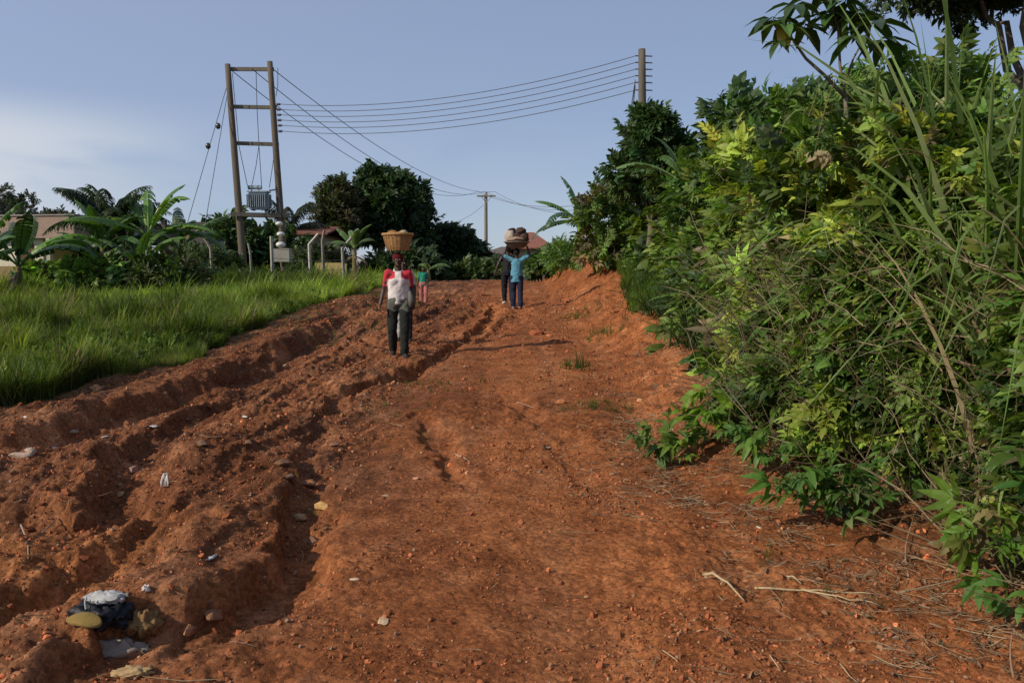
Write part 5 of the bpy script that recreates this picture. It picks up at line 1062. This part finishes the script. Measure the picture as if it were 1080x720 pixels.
def basket(label, loc, r0=.20, r1=.27, h=.27, col=(.42, .25, .10)):
    root = empty('basket', loc, label, 'basket'); A = Acc(); seg, ring = 72, 16; V = []; F = []
    for i in range(ring+1):
        t = i/ring
        for j in range(seg):
            a = 2*PI*j/seg; r = r0+(r1-r0)*t**.8+.006*math.cos(j*PI/1.5)*(1 if i % 2 else -1); V.append((r*math.cos(a), r*math.sin(a), h*t))
    n = len(V)
    for i in range(ring+1):
        t = 1-i/ring
        for j in range(seg): a = 2*PI*j/seg; r = r0+(r1-r0)*t**.8-.014; V.append((r*math.cos(a), r*math.sin(a), h*t*.96+.012))
    V += [(0, 0, 0), (0, 0, .012)]
    for i in range(2*ring+1):
        for j in range(seg): k = (j+1) % seg; F.append((i*seg+j, i*seg+k, (i+1)*seg+k, (i+1)*seg+j))
    m = (2*ring+2)*seg
    for j in range(seg): k = (j+1) % seg; F.append((k, j, m)); F.append(((2*ring+1)*seg+j, (2*ring+1)*seg+k, m+1))
    V = np.array(V); C = np.array(col)*(.75+.5*_hash(np.arange(len(V))//3, np.arange(len(V))//seg, 0, 5))[:, None]; A.raw(V, F, C); A.build('woven_wall', M_WICKER, root)
    A = Acc(); a = np.linspace(0, 2*PI, 49)
    for ph in (0, PI): A.tube(np.stack([(r1+.004)*np.cos(a), (r1+.004)*np.sin(a), h+.010*np.sin(a*14+ph)], 1), .012, np.array(col)*1.25, 6)
    A.build('rim', M_WICKER, root, True); return root
Wg = hit(421, 377)
def w_shirt(V):
    C = np.repeat([[.66, .60, .57]], len(V), 0); red = (.50, .045, .06)
    m = (np.abs(V[:, 0]) > .185) | ((V[:, 2] > 1.27+.4*np.maximum(0, .12-np.abs(V[:, 0]))) & (np.abs(V[:, 0]) > .05)); C[m] = red
    s = (V[:, 1] > .04); C[s] = red; return C
def w_tr(V):
    C = np.repeat([[.022, .024, .022]], len(V), 0); m = V[:, 2] > .77+.02*np.sin(V[:, 0]*30); C[m] = (.10, .105, .085); return C
hd = math.radians(0)
root, g, k = person('woman in white and red top and dark trousers balancing the round basket on her head', Wg, math.radians(6), 1.60, walkpose(.20, elR=(-.235, .02, 1.10), wrR=(-.29, -.05, .87), hdR=(-.30, -.08, .79), elL=(.22, .07, 1.12), wrL=(.25, -.02, .88), hdL=(.25, -.04, .80), hem=(0, 0, .90)), (.055, .031, .021), w_shirt, w_tr, collar=(.62, .56, .52), female=True, seed=1, sleeve=.55, belly=.012)
A = Acc()  # wrapped red head pad
hp = g['head']+np.array([0, .01, .05])*k; A.blob(hp, np.array([.094, .106, .075])*k, (.5,)*3, 20, 12); A.lathe([(.03, .05), (.12, .05), (.135, .075), (.12, .10), (.03, .10)], (.5,)*3, 26, tuple(hp))
remesh_obj(A, 'headscarf', M_CLOTH, root, .009, 2, lambda V: np.repeat([[.10, .014, .018]], len(V), 0), .006, 26, 3)
A = Acc(); A.tube([g['hip']+np.array([.17, -.10, .14]), g['hip']+np.array([.20, -.11, .02]), g['hip']+np.array([.19, -.10, -.10])], [.02, .055, .03], (.14, .13, .11), 8); o = A.build('waist_pouch', M_CLOTH, root, True)
top = Wg+np.array([0, 0, (hp[2]+.10)])
basket('round woven straw basket carried on the woman\'s head', top, .155, .228, .245, (.34, .19, .075))
A = Acc(); A.blob((0, 0, 0), (.175, .175, .08), (.30, .16, .06), 18, 10, .25, 3, 4); A.blob((.10, -.05, .06), (.06, .06, .04), (.36, .29, .18), 12, 8, .2, 3, 6); A.blob((-.08, .04, .05), (.09, .08, .05), (.28, .13, .05), 12, 8, .3, 3, 8); o = A.build('produce_heap', M_CLOTH, smooth=True); o.location = tuple(top+np.array([0, 0, .21])); tag(o, 'brown bundle topped with a pale parcel inside the straw basket', 'bundle')
# walker hidden behind her
b_ = hit(431, 362); b_ = np.array([P(425.5, 300, 13.6)[0], 13.6, h1(P(425.5, 300, 13.6)[0], 13.6)-.05])
person('walker in pale shirt mostly hidden behind the woman with the basket', b_, math.radians(5), 1.42, walkpose(.05), (.055, .031, .021), (.55, .52, .53), lambda V: np.where((V[:, 0:1] < 0), np.array([[.5, .48, .46]]), np.array([[.04, .04, .045]])), seed=2, vox=1.3)
cg = np.array([P(446.5, 300, 21.)[0], 21., h1(P(446.5, 300, 21.)[0], 21.)])
person('small child in a green top and pink shorts walking on the far road', cg, math.radians(10), 1.0, walkpose(.09, head=(0, -.01, 1.56)), (.05, .028, .02), (.03, .22, .15), (.42, .16, .14), seed=3, short_leg=False, shoes=(.10, .03, .03), vox=1.3)
# carriers
def bearer_pose(**kw):
    J = walkpose(.09, hem=(0, 0, .80)); J.update(dict(elL=(.36, -.02, 1.50), wrL=(.29, -.03, 1.73), hdL=(.25, -.02, 1.81), elR=(-.36, -.02, 1.50), wrR=(-.29, -.03, 1.73), hdR=(-.25, -.02, 1.81), shL=(.19, 0, 1.41), shR=(-.19, 0, 1.41), thL=(0, 1, 0), thR=(0, 1, 0), pnL=(-1, 0, 0), pnR=(1, 0, 0))); J.update(kw); return J
Y = 19.6; bx_ = P(545, 300, Y)[0]; bb = np.array([bx_, Y, h1(bx_, Y)])
root, g, k = person('boy in light blue tee shirt seen from behind, both arms up to a heaped basin', bb, PI-.05, 1.48, bearer_pose(), (.045, .026, .017), (.10, .27, .36), (.022, .026, .05), seed=4, shoes=(.28, .22, .18), sleeve=.55, vox=1.1, belly=.015)
topb = bb+np.array([0, 0, g['head'][2]+.135*k]); r_ = empty('basin', topb, 'wide dark metal basin held on the boy\'s head with both hands', 'basin'); A = Acc()
A.lathe([(.001, 0), (.17, 0), (.20, .02), (.29, .12), (.315, .13), (.31, .142), (.285, .132), (.19, .03), (.001, .015)], (.12, .085, .06), 36); A.build('bowl', M_METAL, r_, True); A = Acc(); a = np.linspace(0, 2*PI, 49); A.tube(np.stack([.315*np.cos(a), .315*np.sin(a), np.full(49, .137)], 1), .010, (.25, .2, .16), 6); A.build('rim', M_METAL, r_, True)
for i, (x, y, z, rx, rz_, c, lab) in enumerate([(-.17, 0, .22, .14, .12, (.44, .38, .31), 'pale sack bulging at the left of the heaped basin'), (.02, .03, .22, .16, .12, (.07, .045, .035), 'dark brown bundle in the middle of the heaped basin'), (.18, -.02, .20, .13, .12, (.10, .06, .045), 'brown bundle hanging over the right rim of the basin'), (-.12, .03, .34, .10, .06, (.06, .04, .035), 'small dark lump on top of the pale sack'), (.09, 0, .34, .14, .07, (.075, .05, .04), 'long dark lump crowning the heaped basin'), (.0, -.12, .16, .2, .05, (.30, .20, .14), 'tan roll lying along the near rim of the basin')]):
    A = Acc(); A.blob((0, 0, 0), (rx, rx*.85, rz_*1.3), c, 22, 14, .28, 2.6, i); o = A.build('bundle', M_CLOTH, smooth=True); o.location = tuple(topb+np.array([x*.9, y, z*1.18])); tag(o, lab, 'bundle')
Y = 20.6; bx_ = P(536, 300, Y)[0]; bb = np.array([bx_, Y, h1(bx_, Y)])
root, g, k = person('person in dark clothes walking close beside the boy in blue', bb, PI+.1, 1.50, walkpose(.12, elL=(.3, .03, 1.12), wrL=(.37, 0, .90), hdL=(.40, -.02, .82)), (.045, .026, .017), (.028, .026, .03), (.02, .02, .025), seed=5, shoes=(.45, .38, .33), vox=1.1)
# ================================================================== STONES, RUBBISH, STALKS
def rock(label, p, r, col, seed, group=None, cat='stone', name='rock', Rr=None, lump=.35, sink=.3, freq=1.8):
    A = Acc(); r = np.array(r, float)*.72; A.blob((0, 0, 0), 1, col, 22, 15, lump*.5, freq, seed); V = A.V[0]; rg = np.random.default_rng(seed)
    for _ in range(15):   # broken faces
        n_ = unit(rg.normal(0, 1, 3)); d_ = rg.uniform(.52, .88); q = V@n_; V = V*np.where(q > d_, d_/np.maximum(q, 1e-6), 1)[:, None]
    V = V*(1+.035*vn3(V*6+seed, seed))[:, None]; A.V[0] = V*r; A.C[0] = np.array(col)*np.array([1.05, .93, .8])*(1+.25*vn3(V*3.+seed, seed+1))[:, None]
    if Rr is not None: A.V[0] = A.V[0]@np.asarray(Rr).T
    o = A.build(name, M_STONE); p = np.array(p, float); o.location = (p[0], p[1], p[2]+r[2]*(1-2*sink)); tag(o, label, cat, group); return o
for i, (px, py, r, c, lab) in enumerate([
 (341, 536, (.10, .07, .05), (.50, .34, .15), 'angular pale ochre block lying on the rim of the deep rill'),
 (316, 547, (.09, .06, .035), (.34, .24, .15), 'flat brown stone just left of the ochre block'),
 (404, 655, (.055, .085, .012), (.52, .40, .28), 'flat whitish stone flush with the smooth road surface'),
 (374, 611, (.045, .02, .008), (.50, .42, .34), 'thin pale sliver of stone on the smooth road'),
 (407, 523, (.05, .03, .012), (.42, .30, .22), 'small pale flat stone above the ochre block'),
 (567, 353, (.22, .16, .13), (.26, .09, .04), 'big lump of red earth at the right side of the far road'),
 (592, 425, (.10, .07, .05), (.44, .20, .10), 'reddish tan stone at the foot of the bank'),
 (675, 424, (.07, .05, .05), (.50, .30, .16), 'light tan stone lying on the bank slope'),
 (296, 490, (.10, .08, .05), (.17, .095, .055), 'dark flat stone inside the upper part of the rill'),
 (325, 512, (.12, .08, .05), (.20, .10, .055), 'dark brown slab in the rill above the ochre block'),
 (305, 505, (.08, .06, .04), (.14, .09, .07), 'dark pebble-shaped rock in the rubble of the rill'),
 (330, 572, (.06, .05, .04), (.20, .12, .08), 'dark stone below the ochre block in the rill'),
 (21, 482, (.13, .07, .05), (.42, .34, .29), 'pale crusted stone under the grass bank at the frame edge'),
 (33, 478, (.08, .06, .05), (.45, .38, .33), 'second pale crusted stone beside the first one'),
 (78, 456, (.09, .05, .03), (.30, .24, .20), 'greyish flat stone on the dark ridge'),
 (140, 497, (.07, .05, .04), (.30, .20, .16), 'purplish brown stone above the orange ledge'),
 (128, 523, (.05, .04, .03), (.45, .30, .16), 'small ochre stone at the top of the orange ledge'),
 (213, 470, (.08, .06, .04), (.20, .13, .09), 'brown stone on the eroded ridge'),
 (262, 468, (.06, .05, .04), (.24, .15, .10), 'rounded brown stone beside the eroded ridge'),
 (225, 652, (.07, .10, .05), (.22, .12, .07), 'brown root-like lump at the lip of the deep rill'),
 (200, 668, (.05, .07, .04), (.30, .16, .09), 'small lump below the root-like one'),
 (500, 452, (.05, .04, .03), (.36, .17, .09), 'reddish pebble in the middle of the road'),
 (556, 492, (.04, .03, .02), (.40, .18, .09), 'little red stone on the smooth track'),
 (440, 505, (.05, .04, .02), (.42, .24, .16), 'pinkish stone beside the short dark rill'),
 (186, 385, (.10, .07, .05), (.28, .18, .12), 'brown clod under the grass bank'),
 (100, 412, (.14, .10, .08), (.26, .15, .09), 'tan clod at the grass edge'),
 (352, 470, (.07, .05, .03), (.24, .14, .09), 'dark clod above the rubble of the rill')]):
    p = hit(px, py); rock(lab, p, np.array(r)*(1 if p[1] < 12 else 1.1), c, 50+i)
def pr(px, py): return hit(px, py)
lbl = 'angular red earth clod lying among the ruts'; proto = None
spots = [(hit(px, py), s) for px, py, s in [(255,510,.05),(270,530,.04),(240,545,.05),(290,560,.04),(170,500,.05),(190,520,.04),(220,430,.07),(300,420,.07),(330,400,.07),(370,392,.07),(410,420,.05),(460,455,.04),(470,470,.04),(455,480,.05),(440,350,.09),(470,340,.09),(500,345,.08),(520,330,.09),(380,360,.09),(350,372,.08),(150,560,.04),(50,600,.04),(30,560,.06),(70,520,.06),(90,590,.05),(240,600,.03),(180,620,.03),(610,350,.08),(625,372,.07),(640,365,.08),(660,395,.06),(600,335,.09),(585,320,.1),(650,330,.1),(690,430,.05),(705,450,.05),(640,400,.05),(660,640,.02),(700,600,.02),(820,650,.025),(560,600,.018),(480,640,.018)]]
for i, (p, s) in enumerate(spots):
    if proto is None: proto = rock(lbl, p, (1., .8, .6), (.29, .10, .045), 90, 'clods among the ruts', 'clod', 'earth_clod', lump=.5)
    else: o = proto.copy(); COL.objects.link(o); proto2 = o
    o = proto if i == 0 else proto2; o.location = (p[0], p[1], p[2]+s*.15); o.scale = (s*1.1, s, s*random.uniform(.7, 1.1)); o.rotation_euler = (random.uniform(-.4, .4), random.uniform(-.4, .4), random.uniform(0, 6))
# rubbish heap in the rill
def crumple(name, label, cat, p, r, col, mat, seed, lump=.6, freq=3.2, Rr=None, flat=1., lift=.05, seg=36, ring=22):
    A = Acc(); A.blob((0, 0, 0), (1, 1, 1), col, seg, ring, lump, freq, seed); V = A.V[0]; V = V*(1+.14*np.abs(vn3(V*4+seed, seed+2))+.07*vn3(V*9+seed, seed+3))[:, None]; V[:, 2] += .55*np.abs(vn3(V*2.6+seed*2, seed+5))+.35*vn3(V*5.5+seed, seed+6); V = V*np.array(r)
    if Rr is not None: V = V@np.asarray(Rr).T
    A.V[0] = V; o = A.build(name, mat, smooth=True); o.location = (p[0], p[1], p[2]+r[2]*lift); tag(o, label, cat); return o
crumple('plastic_bag', 'crumpled black plastic bag half buried in the rubbish', 'plastic bag', hit(108, 655), (.12, .09, .055), (.012, .012, .016), M_PLAST, 1, .35)
p = hit(112, 640); crumple('rag', 'greyish white crumpled rag on top of the black bag', 'rag', p+np.array([0, 0, .035]), (.085, .045, .022), (.42, .41, .39), M_CLOTH, 2, .3, 2.)
A = Acc(); n = 30; a = np.linspace(0, 2*PI, n, endpoint=False); L_, Wd = .082, .034
V = []; 
for z, s in ((0, 1), (.012, 1.02), (.015, .93)):
    for t in a: V.append((L_*math.cos(t)*s, (Wd+.008*math.cos(t))*math.sin(t)*s, z-.02*math.cos(t)**2))
V.append((0, 0, .016)); F = []
for i in range(2):
    for j in range(n): F.append((i*n+j, i*n+(j+1) % n, (i+1)*n+(j+1) % n, (i+1)*n+j))
for j in range(n): F.append((2*n+j, 2*n+(j+1) % n, 3*n))
F.append((0, n//3, 2*n//3)); A.raw(V, F, (.24, .16, .05)); o = A.build('shoe_sole', M_CLOTH, smooth=True); p = hit(88, 663); o.location = (p[0], p[1], p[2]+.04); o.rotation_euler = (.45, .05, -.15); tag(o, 'olive yellow oval sole lying tilted in the rubbish', 'shoe sole')
crumple('rag', 'stiff weathered grey cloth folded over at the bottom of the rubbish', 'rag', hit(120, 690), (.14, .06, .045), (.30, .24, .19), M_CLOTH, 5, .3, 2., rz(.1))
crumple('rag', 'brown matted fibre clump at the end of the rubbish', 'fibre clump', hit(150, 660), (.075, .06, .05), (.24, .14, .06), M_CLOTH, 7, .4)
crumple('bone', 'small pale broken shell in the middle of the rubbish', 'shell', hit(116, 660)+np.array([0, 0, .03]), (.03, .03, .02), (.33, .22, .16), M_STONE, 8, .4)
A = Acc(); A.tube([(0, 0, 0), (-.003, 0, .03), (.004, .002, .055)], .004, (.6, .6, .6), 6); o = A.build('plastic_strip', M_PLAST); o.location = tuple(hit(91, 650)+np.array([0, 0, .03])); tag(o, 'thin white plastic strip sticking up beside the black bag', 'plastic strip')
crumple('plastic_scrap', 'tiny pinkish white scrap above the rubbish', 'plastic scrap', hit(154, 621), (.018, .012, .014), (.60, .50, .45), M_PLAST, 9)
crumple('rag', 'tan flat scrap at the very bottom edge below the grey cloth', 'rag', hit(140, 709), (.07, .035, .015), (.40, .27, .13), M_CLOTH, 10, .4)
A = Acc()
for i in range(7):
    x = (i-3)*.008; s_ = .72; A.tube([(x*.5, .012*math.sin(i*2.1), .125*s_), (x*.8+.004*math.sin(i*5), .01*math.sin(i*3.), .09*s_), (x*1.1, -.012+.01*math.sin(i*4.), .04*s_), (x*1.0, -.02, 0)], [.003, .0065, .006, .004], ((.55, .52, .47), (.40, .33, .27))[i % 2], 5)
o = A.build('plastic_sachet', M_PLAST, smooth=True); o.location = tuple(hit(175, 512)); tag(o, 'white ribbed plastic sachet standing on the slope', 'plastic sachet')
for i, (px, py, lab) in enumerate([(56, 472, 'pale leaf scrap on the dark ridge under the bank'), (111, 461, 'pointed pale leaf lying on the dark ridge'), (27, 440, 'small whitish scrap near the grass edge'), (162, 450, 'small white scrap in the middle of the eroded slope'), (222, 589, 'pale fleck of plastic on the rounded mound'), (258, 440, 'small white scrap beside the long rut')]):
    crumple('plastic_scrap', lab, 'plastic scrap', hit(px, py), (.045, .018, .008), (.60, .55, .50), M_PLAST, 20+i, .4, Rr=rz(i*1.1), seg=18, ring=10)
def stick(label, px0, py0, px1, py1, r=.006, col=(.42, .32, .18), lift=.012, name='dry_stalk', bend=.02, y1=None):
    a = hit(px0, py0)+np.array([0, 0, lift]); b_ = hit(px1, py1)+np.array([0, 0, lift]) if y1 is None else P(px1, py1, y1); n = 9; t = np.linspace(0, 1, n)[:, None]; q = a+(b_-a)*t
    if y1 is None: q[:, 2] = np.maximum(q[:, 2], H(q[:, 0], q[:, 1])+lift*.7)
    w_ = RNG.normal(0, 1, 3)*bend; q = q+w_*np.sin(t*PI); A = Acc(); A.tube(q, np.linspace(r, r*.5, n), col, 6); o = A.build(name, M_DRY, smooth=True, origin=q[0]); tag(o, label, 'dry stalk', 'dry stalks by the verge')
stick('longest straight straw lying flat across the litter', 796, 622, 925, 629, .006)
stick('straw branching off the longest one towards the edge', 845, 624, 930, 642, .005)
stick('pale forked twig lying below the creeping plant', 742, 608, 785, 636, .009, (.40, .30, .17))
stick('thin tip of the pale forked twig', 760, 618, 772, 608, .004)
stick('short pale stalk under the hanging leaves', 798, 557, 838, 572, .007, (.45, .36, .22))
stick('small stub of straw beside the longest one', 830, 610, 846, 619, .006)
stick('long grey straw crossing under the reddish shoot', 945, 628, 1025, 610, .004, (.30, .24, .15))
stick('dark thin stick near the bottom right litter', 980, 660, 1060, 662, .004, (.22, .16, .10))
stick('bare twig curving on the bare soil above the litter', 668, 528, 676, 552, .005, (.20, .11, .07))
stick('pale root crossing the road above the rill', 480, 480, 495, 488, .006, (.42, .28, .18))
stick('thin straw lying on the far smooth track', 545, 425, 565, 432, .005, (.40, .28, .18))
stick('straw at the edge of the dark rill', 310, 608, 312, 590, .004, (.35, .26, .18))
stick('thin root lying on the broken slope', 28, 575, 60, 548, .007, (.26, .16, .12)); stick('curled pale twig on the broken slope', 22, 555, 30, 592, .006, (.34, .26, .19))
stick('root bending over the lip of the rill', 222, 640, 232, 622, .010, (.22, .13, .08))
stick('small straight straw on the bottom track', 812, 694, 822, 708, .004); stick('short straw lying beside a clod low on the track', 700, 690, 715, 700, .003)
stick('upright bare twig standing before the dark hollow', 958, 610, 964, 545, .005, (.32, .22, .14), y1=4.6)
stick('thin upright cane rising at the corner of the view', 1069, 718, 1068, 665, .005, (.25, .16, .10), y1=3.2)
stick('long bleached stalk leaning out of the thicket', 715, 345, 800, 265, .02, (.50, .42, .26), y1=11.0, bend=.15)
stick('level bleached stalk sticking out of the thicket', 745, 270, 800, 262, .014, (.50, .42, .26), y1=10.5)
stick('vertical bleached stalk crossing the leaning one', 792, 310, 795, 235, .016, (.46, .38, .24), y1=10.0)
stick('bare tan twig among the mid-height creepers', 808, 392, 832, 348, .009, (.44, .35, .22), y1=6.9)
stick('level tan cane in the lower creepers', 815, 402, 880, 393, .010, (.50, .44, .24), y1=6.0)
stick('horizontal reddish cane in the creepers', 975, 376, 1030, 373, .009, (.36, .24, .17), y1=5.0)
stick('arching bare vine hanging before the creepers', 935, 220, 990, 245, .009, (.40, .33, .22), y1=5.6)
for o in scene.objects:
    if o.parent is None and o.get('category') in ('grass clump', 'shoot') : o['kind'] = 'thing'
